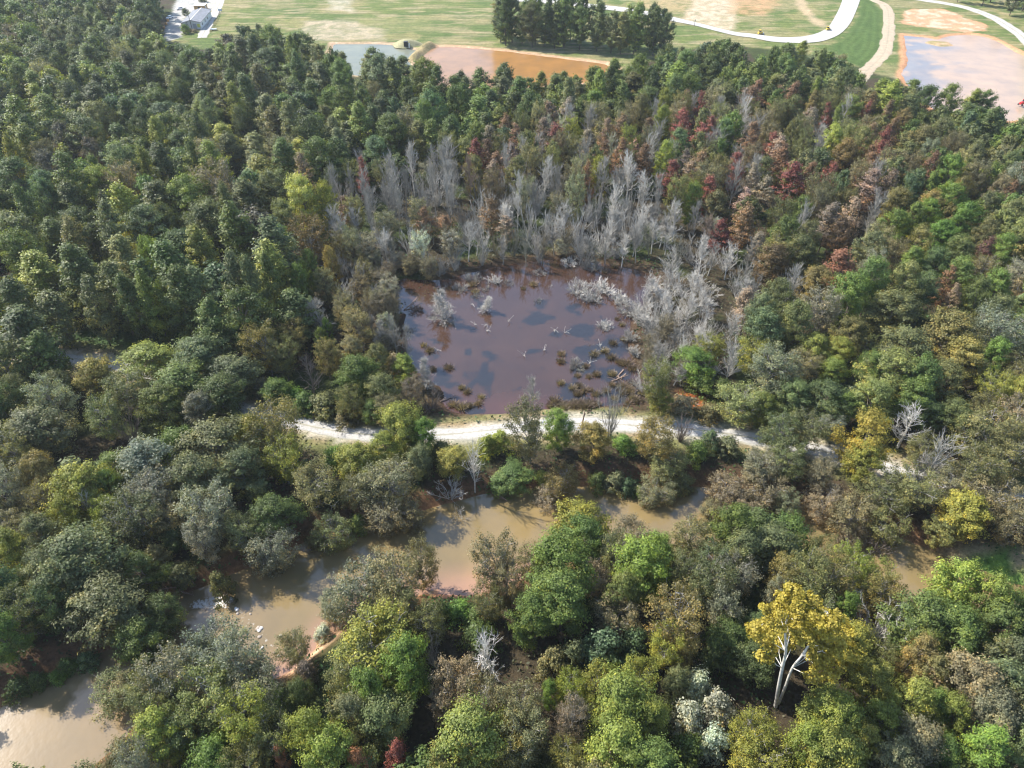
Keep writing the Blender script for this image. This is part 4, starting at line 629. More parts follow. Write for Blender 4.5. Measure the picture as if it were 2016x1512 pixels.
# visibility: coarse depth-sorted paint of the crowns on a quarter-size frame
GW, GH = 504, 378; own = np.full((GH, GW), -1); TR.sort(key=lambda t: t['dep'])
for i, t in enumerate(TR):
    hh = t['H'] * (.36 if t['k'] in ('pop', 'map', 'bare') else .33) * F / t['dep'] * .9 + t['w'] * .12; a, b = t['w'] / 8, hh / 4
    cx_, cy_ = t['px'] / 4, t['py'] / 4; x0, x1 = int(max(0, cx_ - a)), int(min(GW, cx_ + a + 1)); y0, y1 = int(max(0, cy_ - b)), int(min(GH, cy_ + b + 1)); t['vis'] = 0
    if x1 <= x0 or y1 <= y0: continue
    yy, xx = np.mgrid[y0:y1, x0:x1]; e = ((xx + .5 - cx_) / a) ** 2 + ((yy + .5 - cy_) / b) ** 2 < 1; sub = own[y0:y1, x0:x1]; m = e & (sub < 0); t['vis'] = int(m.sum()); t['area'] = int(e.sum())
    if t['vis'] > 0: t['vx'] = float(xx[m].mean() * 4); t['vy'] = float(yy[m].mean() * 4)
    solid = m if t['k'] not in ('bare', 'brn', 'con', 'bsh') else (m & (((xx + yy) % 2) == 0)); sub[solid] = i
for t in TR: t['ind'] = t['man'] and t['vis'] > 0
CAP = {'snag': 40, 'pop': 290, 'rnd': 290, 'fth': 290, 'map': 200, 'bare': 230, 'brn': 120, 'shr': 200, 'bsh': 80, 'con': 20, 'pin': 9}
for k, cap in CAP.items():
    L = sorted([t for t in TR if t['k'] == k and not t['ind'] and t['vis'] >= 7 and t['vis'] > .12 * t.get('area', 1)], key=lambda t: -t['vis']); n0 = sum(t['ind'] and t['k'] == k for t in TR)
    for t in L[:max(0, cap - n0)]: t['ind'] = True

used = set(); GRP = {'pop': 'narrow green trees of the wood', 'rnd': 'broad-crowned trees of the wood', 'fth': 'wispy trees of the river thickets', 'map': 'sparse autumn trees of the swamp wood', 'shr': 'leafy shrubs between road and river', 'pin': 'pines', 'bare': 'leafless trees round the swamp pond', 'snag': 'dead standing trees', 'con': 'leafless trees round the swamp pond', 'brn': 'leafless trees round the swamp pond', 'bsh': 'leafless bushes in and round the pond'}
SH = {'pop': 'narrow', 'rnd': 'broad', 'fth': 'wispy', 'map': 'sparse', 'shr': 'low', 'pin': 'needled', 'bare': 'leafless', 'snag': 'dead', 'con': 'conical leafless', 'brn': 'rounded leafless', 'bsh': 'leafless'}
def cellw(x, y):
    h = ['at far left', 'at left', 'left of centre', 'at centre', 'right of centre', 'at right', 'at far right'][int(np.clip(x / 288, 0, 6))]
    v = ['top', 'upper wood', 'upper middle', 'middle', 'lower middle', 'lower', 'bottom'][int(np.searchsorted([110, 300, 520, 760, 1010, 1280], y))]
    return v + ' ' + h
def nw(s): return len(s.replace('-', ' ').replace(',', '').split())
VISL = []
def label(t):
    if t['lab']: used.add(t['lab']); return t['lab']
    x, y = t.get('vx', t['px']), t.get('vy', t['py']); me_ = PAL[t['c']][1]; sh = SH[t['k']]; noun = NOUN.get(t['k'], 'tree')
    nb = sorted(((u['vx'] - x) ** 2 + (u['vy'] - y) ** 2, i) for i, u in enumerate(VISL) if u is not t and abs(u['vx'] - x) < 170 and abs(u['vy'] - y) < 130)[:9]
    rel = []
    for _, i in nb:
        u = VISL[i]; dx, dy = x - u['vx'], y - u['vy']
        w_ = 'left of' if dx < -abs(dy) else 'right of' if dx > abs(dy) else 'above' if dy < 0 else 'below'; rel.append((w_, PAL[u['c']][1], SH[u['k']], NOUN.get(u['k'], 'one'), u))
    sz = '' if 34 <= t['w'] <= 95 else ('small ' if t['w'] < 34 else 'large '); c = cellw(x, y); cand = []
    if t.get('clump'): c = 'in far clump by orange pond'
    for w_, cc, s2, n2, u in rel: cand.append('%s%s %s %s %s %s %s one, %s' % (sz, me_, sh, noun, w_, 'a', cc, c))
    for w_, cc, s2, n2, u in rel: cand.append('%s%s %s %s %s %s %s one, %s' % (sz, me_, sh, noun, w_, cc, s2, c))
    for p_ in range(len(rel)):
        for q_ in range(p_ + 1, len(rel)):
            a_, b_ = rel[p_], rel[q_]
            if a_[0] != b_[0]: cand.append('%s %s %s %s %s one, %s %s one, %s' % (me_, sh, noun, a_[0], a_[1], b_[0], b_[1], c))
            if a_[0] != b_[0]: cand.append('%s %s %s %s %s %s one, %s %s one, %s' % (me_, sh, noun, a_[0], a_[1], a_[2], b_[0], b_[1], c))
    for s in cand:
        if s not in used and nw(s) <= 16: used.add(s); return s
    s = cand[0] if cand else '%s%s %s %s, %s' % (sz, me_, sh, noun, c); used.add(s); return s
VISL = [t for t in TR if t['ind']]
rr = np.random.default_rng(21); nind = 0; MERGE = {}
for t in TR:
    if t['k'] == 'pop' : v = int(rr.integers(NV['pop']))
    else: v = int(rr.integers(NV[t['k']]))
    col = np.array(PAL[t['c']][0]); mixer = np.array(PAL[['mg', 'ol', 'yg', 'dg', 'gg'][int(rr.integers(5))]][0]); col = (col if t['k'] not in ('pop', 'rnd', 'fth') else col * .8 + mixer * .2) * (rr.uniform(.88, 1.14) if t['man'] else rr.uniform(.74, 1.32)) * (rr.uniform([.92, .96, .9], [1.1, 1.04, 1.1]) if t['k'] in SPEC else rr.uniform(.96, 1.03)); rot = rr.random() * 6.283
    tilt = rr.normal(0, .035, 2)
    if t['ind']:
        tm, cm, jm, H, D = lib(t['k'], v); sx = t['D'] / D; sz = t['H'] / H; name = KIND[t['k']][0]; nind += 1
        near = t['w'] > 62 and t['k'] != 'bsh' and t['k'] != 'shr'
        o = bpy.data.objects.new(name, None if near else jm); COL.objects.link(o)
        o.location = (t['x'], t['y'], t['z']); o.rotation_euler = (tilt[0], tilt[1], rot); s2 = rr.uniform(.93, 1.07); o.scale = (sx * s2, sx / s2, sz)
        o.color = (*col, 1); o['label'] = label(t); o['category'] = KIND[t['k']][1]; o['group'] = GRP[t['k']]
        if near:
            a = bpy.data.objects.new('trunk', tm); b = bpy.data.objects.new('crown' if t['k'] in SPEC else 'branches', cm)
            for q in (a, b): COL.objects.link(q); q.parent = o
            b.color = (*col, 1)
            a.color = (*col, 1) if t['k'] not in SPEC else ((.3, .28, .25, 1) if t['k'] == 'fth' else (.2, .17, .13, 1))
    else: MERGE.setdefault(t['k'] if t['k'] in ('pop', 'rnd') else ('bare' if t['k'] not in SPEC else 'oth'), []).append((t, v, col, rot, t['H'], t['D']))
MN = {'pop': ('narrow_tree_wood', 'farther and half-hidden narrow green trees filling the wood'), 'rnd': ('broad_tree_wood', 'farther and half-hidden broad-crowned trees filling the wood'), 'bare': ('leafless_wood', 'half-hidden leafless trees filling the swamp stand'), 'oth': ('thicket', 'half-hidden wispy trees and shrubs filling the thickets')}
for mk, L in MERGE.items():
    Vs, Qs, As, Ts, Ms = [], [], [], [], []; n = 0
    for t, v, col, rot, hh_, dd_ in L:
        kk = t['k'] if t['k'] in SPEC else 'bare'; V, Q, A, M, H, D = lowlib(kk, v % NV[kk]); ca, sa = math.cos(rot), math.sin(rot)
        s = np.array([t['D'] / D, t['D'] / D, t['H'] / H]); W_ = V * s; W_ = np.column_stack([W_[:, 0] * ca - W_[:, 1] * sa + t['x'], W_[:, 0] * sa + W_[:, 1] * ca + t['y'], W_[:, 2] + t['z']])
        Vs.append(W_); Qs.append(Q + n); n += len(V); As.append(A); Ts.append(np.broadcast_to(col, (len(V), 3))); Ms.append(M if kk in SPEC else np.zeros(len(Q), int))
    me = qmesh(MN[mk][0], np.vstack(Vs), np.vstack(Qs), ['leaves_tinted', 'bark_brown'], {'var': np.vstack(As), 'tint': np.vstack(Ts)}, np.concatenate(Ms))
    o = link(me, MN[mk][0], kind='stuff', label=MN[mk][1], category='trees'); 
print('TREES manual %d fill %d individual %d merged %s' % (len(MAN), nfill, nind, {k: len(v) for k, v in MERGE.items()}))
ORD = ['first', 'second', 'third', 'fourth', 'fifth', 'sixth', 'seventh', 'eighth', 'ninth', 'tenth', 'eleventh', 'twelfth', 'thirteenth', 'fourteenth', 'fifteenth', 'sixteenth', 'seventeenth', 'eighteenth', 'nineteenth', 'twentieth'] + ['%s' % w for w in ('twenty-first', 'twenty-second', 'twenty-third', 'twenty-fourth', 'twenty-fifth', 'twenty-sixth', 'twenty-seventh', 'twenty-eighth', 'twenty-ninth', 'thirtieth', 'thirty-first', 'thirty-second', 'thirty-third', 'thirty-fourth', 'thirty-fifth', 'thirty-sixth')]
# ------------------------------------------------------------------ ground sheet
cx_ = np.arange(-300, 330, 1.6); ex = 330 + np.cumsum(6 * 1.22 ** np.arange(26)); gx = np.concatenate([-(ex[::-1] - 30), cx_, ex])
cy_ = np.arange(8, 545, 1.6); ny = 8 - np.cumsum(6 * 1.3 ** np.arange(12)); fy_ = 545 + np.cumsum(5 * 1.2 ** np.arange(28)); gy = np.concatenate([ny[::-1], cy_, fy_])
GX, GY = np.meshgrid(gx, gy); shp = GX.shape; fx, fy = GX.ravel(), GY.ravel(); fz = ground_h(fx, fy)
N1 = fbm(fx, fy, 14); N2 = fbm(fx, fy, 45); N3 = vnoise(fx, fy, 3.3)
def lerp(c, k, col): return c * (1 - k[:, None]) + np.array(col) * k[:, None]
def edge(P, soft=2.0, amp=4.0): return sstep(soft, -soft, sdist(P, fx, fy) + (N1 - .5) * amp + (N3 - .5) * amp * .5)
c = np.tile(np.array([[.055, .045, .03]]), (len(fx), 1))
c = lerp(c, sstep(.5, .62, N1), (.045, .06, .022))
# open land at the top of the photo
fld = edge(FIELD, 2, 6); g = lerp(lerp(np.tile(np.array([[.13, .168, .056]]), (len(fx), 1)), sstep(.42, .6, N2), (.105, .15, .05)), sstep(.52, .66, N1), (.22, .215, .1))
g = lerp(g, sstep(.5, .68, fbm(fx + 91, fy * 2.2, 26)) * .75, (.26, .235, .13)); g = lerp(g, sstep(.6, .72, fbm(fx * .6, fy * 2.6 + 40, 9)) * .6, (.36, .3, .2))
str_ = .5 + .5 * np.sin(fy * 1.15 + 2.5 * N2 + fx * .12); g = g * (.86 + .26 * str_[:, None])
right = sstep(1250, 1330, proj(fx, fy, 0)[0]) * sstep(1300, 1200, proj(fx, fy, 0)[0] * 0 + 1200)
g = lerp(g, edge(ISL2, 6, 10) * .55, (.21, .22, .1))
for P, col, k in ((BARE2, (.42, .36, .28), .8), (BARE1, (.44, .4, .33), .8), (DIRT1, (.52, .42, .33), .95), (DIRT2, (.44, .33, .2), .7), (DIRT3, (.5, .3, .18), .65)):
    g = lerp(g, edge(P, 2.5, 8) * k * (.55 + .45 * sstep(.35, .55, N3)), col)
g = lerp(g, sstep(5, 1, ldist(DIRTL, fx, fy) + (N3 - .5) * 3) * .7, (.5, .38, .27))
s_ = .5 + .5 * np.sin((sdist(SLOPE, fx, fy)) * 1.6); g = lerp(g, edge(SLOPE, 1.5, 2), (.09, .145, .045)); g = g * (1 - (edge(SLOPE, 1.5, 2) * s_ * .22)[:, None])
g = lerp(g, edge(CLAYF, 1.5, 5), (.55, .3, .19)); g = lerp(g, edge(CLAYF, 1.5, 5) * sstep(.5, .6, N3) * .7, (.62, .48, .4))
c = lerp(c, fld, (0, 0, 0)) + g * .9 * fld[:, None]
for P, d0, col in ((OPOND, 4.0, (.5, .32, .22)), (GPOND, 2.5, (.46, .33, .24)), (RPOND, 4.0, (.5, .27, .16))):
    d = sdist(P, fx, fy) + (N1 - .5) * 3; c = lerp(c, sstep(d0, d0 * .4, d), col)
c = lerp(c, sstep(4.2, 3, ldist(BERM, fx, fy)), (.3, .25, .14)); c = lerp(c, edge(ISLET, 1.2, 2), (.4, .29, .19)); c = lerp(c, edge(ISLET, 1.2, 2) * sstep(.52, .6, N3) * .6, (.2, .2, .08))
# lot and lane by the building
c = lerp(c, edge(LOT, 1.0, 1.5), (.36, .36, .37)); c = lerp(c, edge(LANE2, 1, 1), (.42, .41, .39))
# clearing and verges along the road
c = lerp(c, edge(CLEAR, 3, 6) * .9, (.045, .085, .03))
d = ldist(ROADL, fx, fy) + (N1 - .5) * 2.5 + (N3 - .5) * 1.5
c = lerp(c, sstep(6.5, 4.5, d), (.16, .2, .06)); c = lerp(c, sstep(6, 3.5, d) * sstep(.45, .6, N1), (.26, .2, .12)); c = lerp(c, sstep(3.2, 2.4, d), (.55, .5, .44))
# banks
d = sdist(RIV, fx, fy) + (N1 - .5) * 2; c = lerp(c, sstep(4.5, 1.2, d), (.13, .075, .045)); c = lerp(c, sstep(1.0, -.6, d), (.3, .17, .09))
d = sdist(POND, fx, fy) + (N1 - .5) * 3; c = lerp(c, sstep(9, 2.5, d), (.07, .05, .033)); c = lerp(c, sstep(1.2, -1, d), (.055, .033, .024))
d = ldist(ROADL, fx, fy) + (N1 - .5) * 2 + (N3 - .5) * 1.5; c = lerp(c, sstep(6, 4.5, d), (.17, .17, .075)); c = lerp(c, sstep(5.6, 4, d) * sstep(.42, .58, N3), (.26, .21, .13)); c = lerp(c, sstep(3.0, 2.2, d), (.42, .39, .33))
c = lerp(c, edge(SEEP, 1, 1.5), (.45, .14, .05)); c = lerp(c, edge(BANKR, 1.5, 3), (.3, .25, .15)); c = lerp(c, edge(BANKR, 1.5, 3) * sstep(.46, .54, N3 * .5 + N1 * .5), (.12, .22, .05))
c = lerp(c, edge(SAND, .8, 1), (.66, .45, .3)); c = lerp(c, edge(SAND2, .8, 1), (.6, .32, .2))
far = sstep(560, 640, fy) ; c = lerp(c, far, (.07, .12, .04))
idx = np.arange(len(fx)).reshape(shp); Q = np.stack([idx[:-1, :-1], idx[:-1, 1:], idx[1:, 1:], idx[1:, :-1]], -1).reshape(-1, 4)
link(qmesh('ground', np.column_stack([fx, fy, fz]), Q, ['ground_soil'], {'zone': c}, smooth=True), 'ground', kind='structure')

# ------------------------------------------------------------------ water sheets
def water(name, P, z, mat, step, grow, colf, varf):
    x0, y0 = P.min(0) - grow - step; x1, y1 = P.max(0) + grow + step; X_, Y_ = np.meshgrid(np.arange(max(x0, -330), min(x1, 340), step), np.arange(y0, y1, step)); sh = X_.shape; x, y = X_.ravel(), Y_.ravel()
    ins = (sdist(P, x, y) < grow).reshape(sh); id_ = np.arange(len(x)).reshape(sh); ok = ins[:-1, :-1] & ins[:-1, 1:] & ins[1:, 1:] & ins[1:, :-1]
    Q = np.stack([id_[:-1, :-1], id_[:-1, 1:], id_[1:, 1:], id_[1:, :-1]], -1)[ok]; u, inv = np.unique(Q, return_inverse=True); x, y = x[u], y[u]
    return link(qmesh(name, np.column_stack([x, y, np.full(len(x), z)]), inv.reshape(-1, 4), [mat], {'zone': colf(x, y), 'var': varf(x, y)}), name, kind='structure')
def fill_(x, col): return np.tile(np.array([col], float), (len(x), 1))
RAP = smooth_line([at(*p, RZ)[:2] for p in ((376, 1190), (425, 1188), (460, 1200), (500, 1230), (540, 1275), (575, 1305))], 4)
RAP2 = smooth_line([at(*p, RZ)[:2] for p in ((395, 1188), (440, 1180), (446, 1162))], 4); RAP3 = [at(*p, RZ)[:2] for p in ((180, 1425), (225, 1400))]
def rcol(x, y):
    c = fill_(x, (.195, .144, .066)); n = fbm(x, y, 12); px = proj(x, y, RZ)[0]
    sh = sstep(7, 1, -sdist(np.array([at(*p, RZ)[:2] for p in river_s[5:18]] + [[60, 0], [-60, 0]]), x, y) * 0 + ldist(np.array([at(*p, RZ)[:2] for p in river_s[5:16]]), x, y) + (n - .5) * 5)
    c = c * (1 - .8 * sh[:, None]) + np.array((.33, .19, .13)) * .8 * sh[:, None]
    k = sstep(640, 420, px); return c * (1 - .25 * k[:, None]) + np.array((.22, .16, .11)) * .25 * k[:, None]
def rfoam(x, y):
    k = sstep(2.2, .2, ldist(RAP, x, y)) * .66 + sstep(2.2, .2, ldist(RAP2, x, y)) * .55 + sstep(2.5, .2, ldist(np.array(RAP3), x, y)) * .5; return np.column_stack([np.clip(k, 0, .78), k, k])
water('river', RIV, RZ, 'river_water', 1.0, 4.5, rcol, rfoam)
WEED = [(1210, 690, 38), (1160, 700, 30), (1180, 745, 40), (1120, 770, 36), (1200, 770, 30), (1080, 730, 16), (980, 705, 22), (962, 740, 24), (958, 768, 18), (1060, 620, 26), (1075, 600, 22), (1140, 610, 22), (1150, 650, 26), (1045, 685, 12), (930, 690, 14), (970, 660, 14), (880, 745, 26), (860, 700, 26), (920, 750, 20), (920, 800, 26), (1025, 645, 10), (1190, 640, 18), (1225, 740, 24), (1250, 770, 24), (860, 680, 20), (1020, 760, 8), (950, 600, 16), (1100, 655, 14), (1130, 690, 22)]
wpos = [(at(a, b, PZ)[:2], c_ * .165) for a, b, c_ in WEED]
def wv(x, y):
    k = np.zeros(len(x)); n = (fbm(x, y, 5) - .5) * 1.2; x = x + (fbm(x + 70, y, 6) - .5) * 9; y = y + (fbm(x, y + 50, 6) - .5) * 7
    for (p, r_) in wpos: k = np.maximum(k, sstep(1.45, .2, np.hypot((x - p[0]), (y - p[1]) * .72) / r_ + n * 1.1))
    return np.column_stack([k * .40, k, k])
def pcol(x, y):
    c = fill_(x, (.054, .030, .020)); px, py, _ = proj(x, y, PZ); k = sstep(620, 540, py); c = c * (1 - .45 * k[:, None]) + np.array((.045, .024, .017)) * .45 * k[:, None]
    k = sstep(760, 810, py); return c * (1 - .5 * k[:, None]) + np.array((.095, .042, .032)) * .5 * k[:, None]
BOTH = smooth_line(poly([(730, 555), (800, 540), (870, 545), (900, 535), (960, 520), (1040, 509), (1110, 503), (1190, 512), (1270, 524), (1302, 560), (1292, 610), (1262, 650), (1262, 700), (1280, 745), (1290, 790), (1240, 812), (1100, 812), (1000, 822), (910, 826), (858, 808), (840, 770), (800, 735), (775, 700), (785, 650), (740, 600), (730, 555)], PZ), 4)
water('pond', BOTH, PZ, 'swamp_water', 1.0, 1.0, pcol, wv)
def ocol(x, y):
    px = proj(x, y, PZ)[0] + (fbm(x, y, 12) - .5) * 60; k = sstep(930, 985, px); a = fill_(x, (.28, .17, .1)); return a * (1 - k[:, None]) + np.array((.26, .14, .05)) * k[:, None]
z3 = lambda x, y: np.zeros((len(x), 3))
water('orange_pond', OPOND, PZ, 'basin_water', 1.5, 2, ocol, z3)
water('green_pond', GPOND, PZ - .08, 'basin_water', 1.5, 1.5, lambda x, y: fill_(x, (.17, .18, .14)), z3)
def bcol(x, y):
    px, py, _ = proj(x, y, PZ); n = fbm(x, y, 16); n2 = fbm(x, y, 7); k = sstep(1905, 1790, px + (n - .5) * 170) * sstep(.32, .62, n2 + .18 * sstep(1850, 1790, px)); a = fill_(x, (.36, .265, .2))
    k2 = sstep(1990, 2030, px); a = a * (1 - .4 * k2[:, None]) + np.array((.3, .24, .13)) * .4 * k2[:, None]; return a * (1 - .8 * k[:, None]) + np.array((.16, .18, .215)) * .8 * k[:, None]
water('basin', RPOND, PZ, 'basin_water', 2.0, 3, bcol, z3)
water('clay_pool', SEEP, -.35, 'basin_water', .8, 1.5, lambda x, y: fill_(x, (.36, .12, .05)), z3)

# ------------------------------------------------------------------ roads and tracks
def ribbon(name, L, w, mat, z=.07, jit=.25, n=6):
    L = np.asarray(L, float); d = np.r_[0, np.cumsum(np.hypot(*np.diff(L, axis=0).T))]; s = np.arange(0, d[-1], 1.2); x = np.interp(s, d, L[:, 0]); y = np.interp(s, d, L[:, 1]); tx, ty = np.gradient(x), np.gradient(y); l = np.hypot(tx, ty) + 1e-9; nx, ny_ = -ty / l, tx / l
    r_ = np.random.default_rng(9); V, A = [], []
    for j in range(n + 1):
        u = j / n; o = (u - .5) * w + (0 if 0 < j < n else (r_.random(len(x)) - .5) * jit * 2 + (vnoise(s, s * 0 + j * 9, 6) - .5) * 1.0); X_, Y_ = x + nx * o, y + ny_ * o; V.append(np.column_stack([X_, Y_, ground_h(X_, Y_) + z - (.06 if j in (0, n) else 0)])); A.append(np.column_stack([np.full(len(x), u)] * 3))
    m = len(x); V = np.vstack(V); A = np.vstack(A); i = np.arange(m - 1)[None, :] + np.arange(n)[:, None] * m; Q = np.stack([i, i + 1, i + m + 1, i + m], -1).reshape(-1, 4)
    return link(qmesh(name, V, Q, [mat], {'across': A}), name, kind='structure')
ribbon('gravel_road', ROADL, 3.7, 'white_gravel', jit=.2); ribbon('gravel_lane', LANEL, 5.5, 'white_gravel', .09); ribbon('far_road', ROADR, 7.5, 'white_gravel', .12); ribbon('dirt_track', TRACK, 6.5, 'tan_dirt', .12)
a_ = smooth_line(poly(HAULU), 6); b_ = smooth_line(poly(HAULL), 6); m = len(a_); V = []; A = []
for j in range(7):
    u = j / 6; p = a_ * (1 - u) + b_ * u; V.append(np.column_stack([p, ground_h(p[:, 0], p[:, 1]) + .22])); A.append(np.full((m, 3), .26 + .05 * u))
i = np.arange(m - 1)[None, :] + np.arange(6)[:, None] * m; Q = np.stack([i + m, i + m + 1, i + 1, i], -1).reshape(-1, 4); link(qmesh('haul_road', np.vstack(V), Q, ['white_gravel'], {'across': np.vstack(A)}), 'haul_road', kind='structure')

# ------------------------------------------------------------------ ground cover: weeds, grass and litter nobody could count
def cover(name, lab, n, accept, colf, size, hz=.35, seed=1, box=(-200, 230, 20, 260)):
    r_ = np.random.default_rng(seed); x = r_.uniform(box[0], box[1], n); y = r_.uniform(box[2], box[3], n); k = accept(x, y, r_); x, y = x[k], y[k]; n = len(x); z = ground_h(x, y) + r_.random(n) ** 1.5 * hz
    N = rnd3(r_, n) * .6 + np.array([0, 0, .8]); N /= np.linalg.norm(N, axis=1)[:, None]; V, Q = leafq(r_, np.column_stack([x, y, z]), N, size * r_.uniform(.6, 1.5, n)); v = np.column_stack([r_.random(n), fbm(x, y, 3), r_.random(n)])
    link(qmesh(name, V, Q, ['leaves_tinted'], {'var': np.repeat(v, 4, 0), 'tint': np.repeat(colf(x, y, r_), 4, 0)}), name, kind='stuff', label=lab, category='ground cover')
def dryland(x, y): return (sdist(RIV, x, y) > .6) & (sdist(POND, x, y) > 1.0) & (ldist(ROADL, x, y) > 2.7)
cover('undergrowth', 'low leafy undergrowth and vines on the floor of the wood', 150000, lambda x, y, r_: dryland(x, y) & (fbm(x, y, 9) + r_.random(len(x)) * .2 > .52) & (np.abs(x) < 40 + y * .8), lambda x, y, r_: np.where((fbm(x, y, 11) > .52)[:, None], np.array([[.05, .095, .03]]), np.array([[.085, .085, .04]])) * r_.uniform(.7, 1.3, (len(x), 1)), .26, 1.0, 1)
cover('grass', 'grass and dry weeds on the verges of the gravel road', 60000, lambda x, y, r_: dryland(x, y) & (ldist(ROADL, x, y) < 2.9 + 4.5 * fbm(x, y, 5)), lambda x, y, r_: np.where((fbm(x, y, 6) > .5)[:, None], np.array([[.17, .2, .06]]), np.array([[.24, .19, .1]])) * r_.uniform(.7, 1.3, (len(x), 1)), .14, .4, 2)
GB = np.vstack([poly([(846, 1178), (950, 1176), (975, 1215), (940, 1245), (870, 1235)], 0)])
cover('green_vine_patch', 'patch of bright green vines on the near bank below the sand', 16000, lambda x, y, r_: (sdist(GB, x, y) < .5) & (sdist(RIV, x, y) > .3), lambda x, y, r_: np.array([[.1, .2, .06]]) * r_.uniform(.7, 1.3, (len(x), 1)), .17, .9, 3, (-30, 15, 50, 85))
cover('bank_grass', 'fresh grass on the sandy bank at the right', 22000, lambda x, y, r_: (sdist(BANKR, x, y) < .5) & (fbm(x, y, 4) > .49), lambda x, y, r_: np.array([[.12, .22, .055]]) * r_.uniform(.7, 1.3, (len(x), 1)), .13, .35, 4, (40, 140, 60, 120))

# ------------------------------------------------------------------ tussocks, logs, snags
def tuft(seed, n=190, h=.6, w=.7):
    r_ = np.random.default_rng(seed); a = Acc(); an = r_.random(n) * 6.283; s = r_.random(n); B = np.column_stack([np.cos(an) * s * w * .35, np.sin(an) * s * w * .35, np.full(n, -.3)]); L = h * r_.uniform(.6, 1.15, n)
    Tn = B + np.column_stack([np.cos(an) * s * w * .8, np.sin(an) * s * w * .8, L + .3]); d = np.cross(Tn - B, rnd3(r_, n)); d /= np.linalg.norm(d, axis=1)[:, None]; V = np.stack([B - d * .045, B + d * .045, Tn + d * .03, Tn - d * .03], 1).reshape(-1, 3)
    a.add(V, np.arange(4 * n).reshape(-1, 4), np.repeat(np.column_stack([r_.random(n), np.full(n, .4), np.full(n, .6)]), 4, 0)); return a.mesh('tussock', ['leaves'])
TU = [tuft(i, h=.5 + .08 * i, w=.8 + .12 * i) for i in range(4)]; r = np.random.default_rng(31); k = 0
tl = [(910, 764), (920, 772), (893, 798), (908, 803), (925, 800), (942, 795), (947, 783), (884, 724), (852, 728), (834, 680), (846, 690), (930, 560), (935, 575), (1030, 568), (1050, 560), (1225, 640), (1215, 628), (1247, 625), (1228, 668), (1208, 676), (1105, 697), (1170, 698), (1205, 705), (1218, 712), (1105, 755), (1160, 742), (1175, 738), (1128, 765), (1140, 760), (1150, 770), (1175, 777), (1195, 770), (1205, 758), (1210, 785), (1225, 775), (1240, 770), (1245, 785), (1255, 792), (1235, 795), (1092, 790), (1104, 712), (1190, 535), (1210, 525), (1225, 715), (1138, 776), (1264, 775)]
for x in range(1085, 1180, 9): tl.append((x, 796 + r.uniform(-4, 5)))
for q_ in range(18): tl.append((1120 + 165 * r.random() ** .7, 690 + 112 * r.random()))
for x in range(1110, 1170, 11): tl.append((x, 804 + r.uniform(-3, 3)))
TUP = []
for px, py in tl:
    for q in range(1):
        p = at(px, py, PZ); o = link(TU[k % 4], 'sedge_tussock', None, (p[0], p[1], max(PZ, float(ground_h(p[0], p[1]))))); s = r.uniform(.7, 1.25); o.scale = (s * 1.3, s * 1.3, s); o.rotation_euler = (0, 0, r.random() * 6); k += 1
        o.color = (*(np.array([(.24, .175, .14), (.27, .21, .155), (.2, .15, .125)][k % 3]) * r.uniform(.8, 1.2)), 1); o['category'] = 'tussock'; o['group'] = 'brown sedge tussocks in the pond'
        TUP.append((px, py, o))
TG = {}
for px, py, o in TUP:
    z = 'on the lower left pond islet' if px < 960 and py > 750 else 'on the left pond shore' if px < 900 else 'on the upper pond shore' if py < 600 and px < 1100 else 'in the upper right pond corner' if py < 600 else 'in the right pond arm' if py < 690 else 'on the lower pond shore by the road' if py > 788 and px < 1200 else 'in the marsh right of pond centre' if px < 1190 else 'in the lower right corner marsh'
    TG.setdefault(z, []).append((px, o))
for z, L in TG.items():
    for i, (px, o) in enumerate(sorted(L, key=lambda q: q[0])): o['label'] = 'brown sedge tussock lost among its like ' + z if i > 35 else 'brown sedge tussock, %s from the left %s' % (ORD[i], z)
def log(name, pts, z0, z1, r0, r1, lab, mat='dead_log', col=None, boughs=0, seed=0):
    r_ = np.random.default_rng(seed); P = [at(a, b, z0 + (z1 - z0) * i / max(1, len(pts) - 1)) for i, (a, b) in enumerate(pts)]; base = P[0].copy(); P = np.array(P) - base; P = smooth_line(P, 3) if len(P) > 2 else np.array([P[0] + (P[-1] - P[0]) * t for t in np.linspace(0, 1, 5)]); P = P + r_.normal(0, .06, P.shape)
    a = Acc(); a.add(*tube(P, np.linspace(r0, r1, len(P)), 8))
    for b in range(boughs):
        t = r_.uniform(.25, .95); q = P[int(t * (len(P) - 1))]; d = rnd3(r_, 1)[0]; d[2] = abs(d[2]) * .7 + .1; L = r_.uniform(.8, 2.2); a.add(*tube([q, q + d * L * .5 + r_.normal(0, .1, 3), q + d * L], [r1 * .8, r1 * .5, .03], 5))
    o = link(a.mesh(name, [mat]), name, None, tuple(base), label=lab, category='log'); return o
log('fallen_log', [(1298, 972), (1310, 969), (1322, 967)], RZ + .05, RZ + .2, .2, .13, 'reddish drift log lying in the river near the far bank', boughs=2, seed=1)
log('fallen_log', [(1262, 990), (1270, 993), (1283, 993)], RZ + .02, RZ + .1, .12, .1, 'small forked driftwood in mid river below the drift log', boughs=5, seed=2)
log('fallen_log', [(337, 1176), (352, 1162), (384, 1136)], RZ + .4, .5, .26, .14, 'long pale trunk lying down the left bank at the rapids', boughs=2, seed=3)
log('fallen_log', [(356, 1164), (368, 1168), (382, 1171)], RZ + .5, RZ + .3, .14, .07, 'pale split branch at the river edge beside the long trunk', boughs=4, seed=4)
log('fallen_log', [(310, 1161), (330, 1158), (348, 1156)], .1, .4, .16, .08, 'grey branch heap on the left bank above the long trunk', boughs=8, seed=5)
log('fallen_log', [(418, 1168), (427, 1164), (435, 1161)], RZ + .05, RZ + .35, .14, .08, 'orange-tinged log at the water under the olive shrub', boughs=3, seed=6)
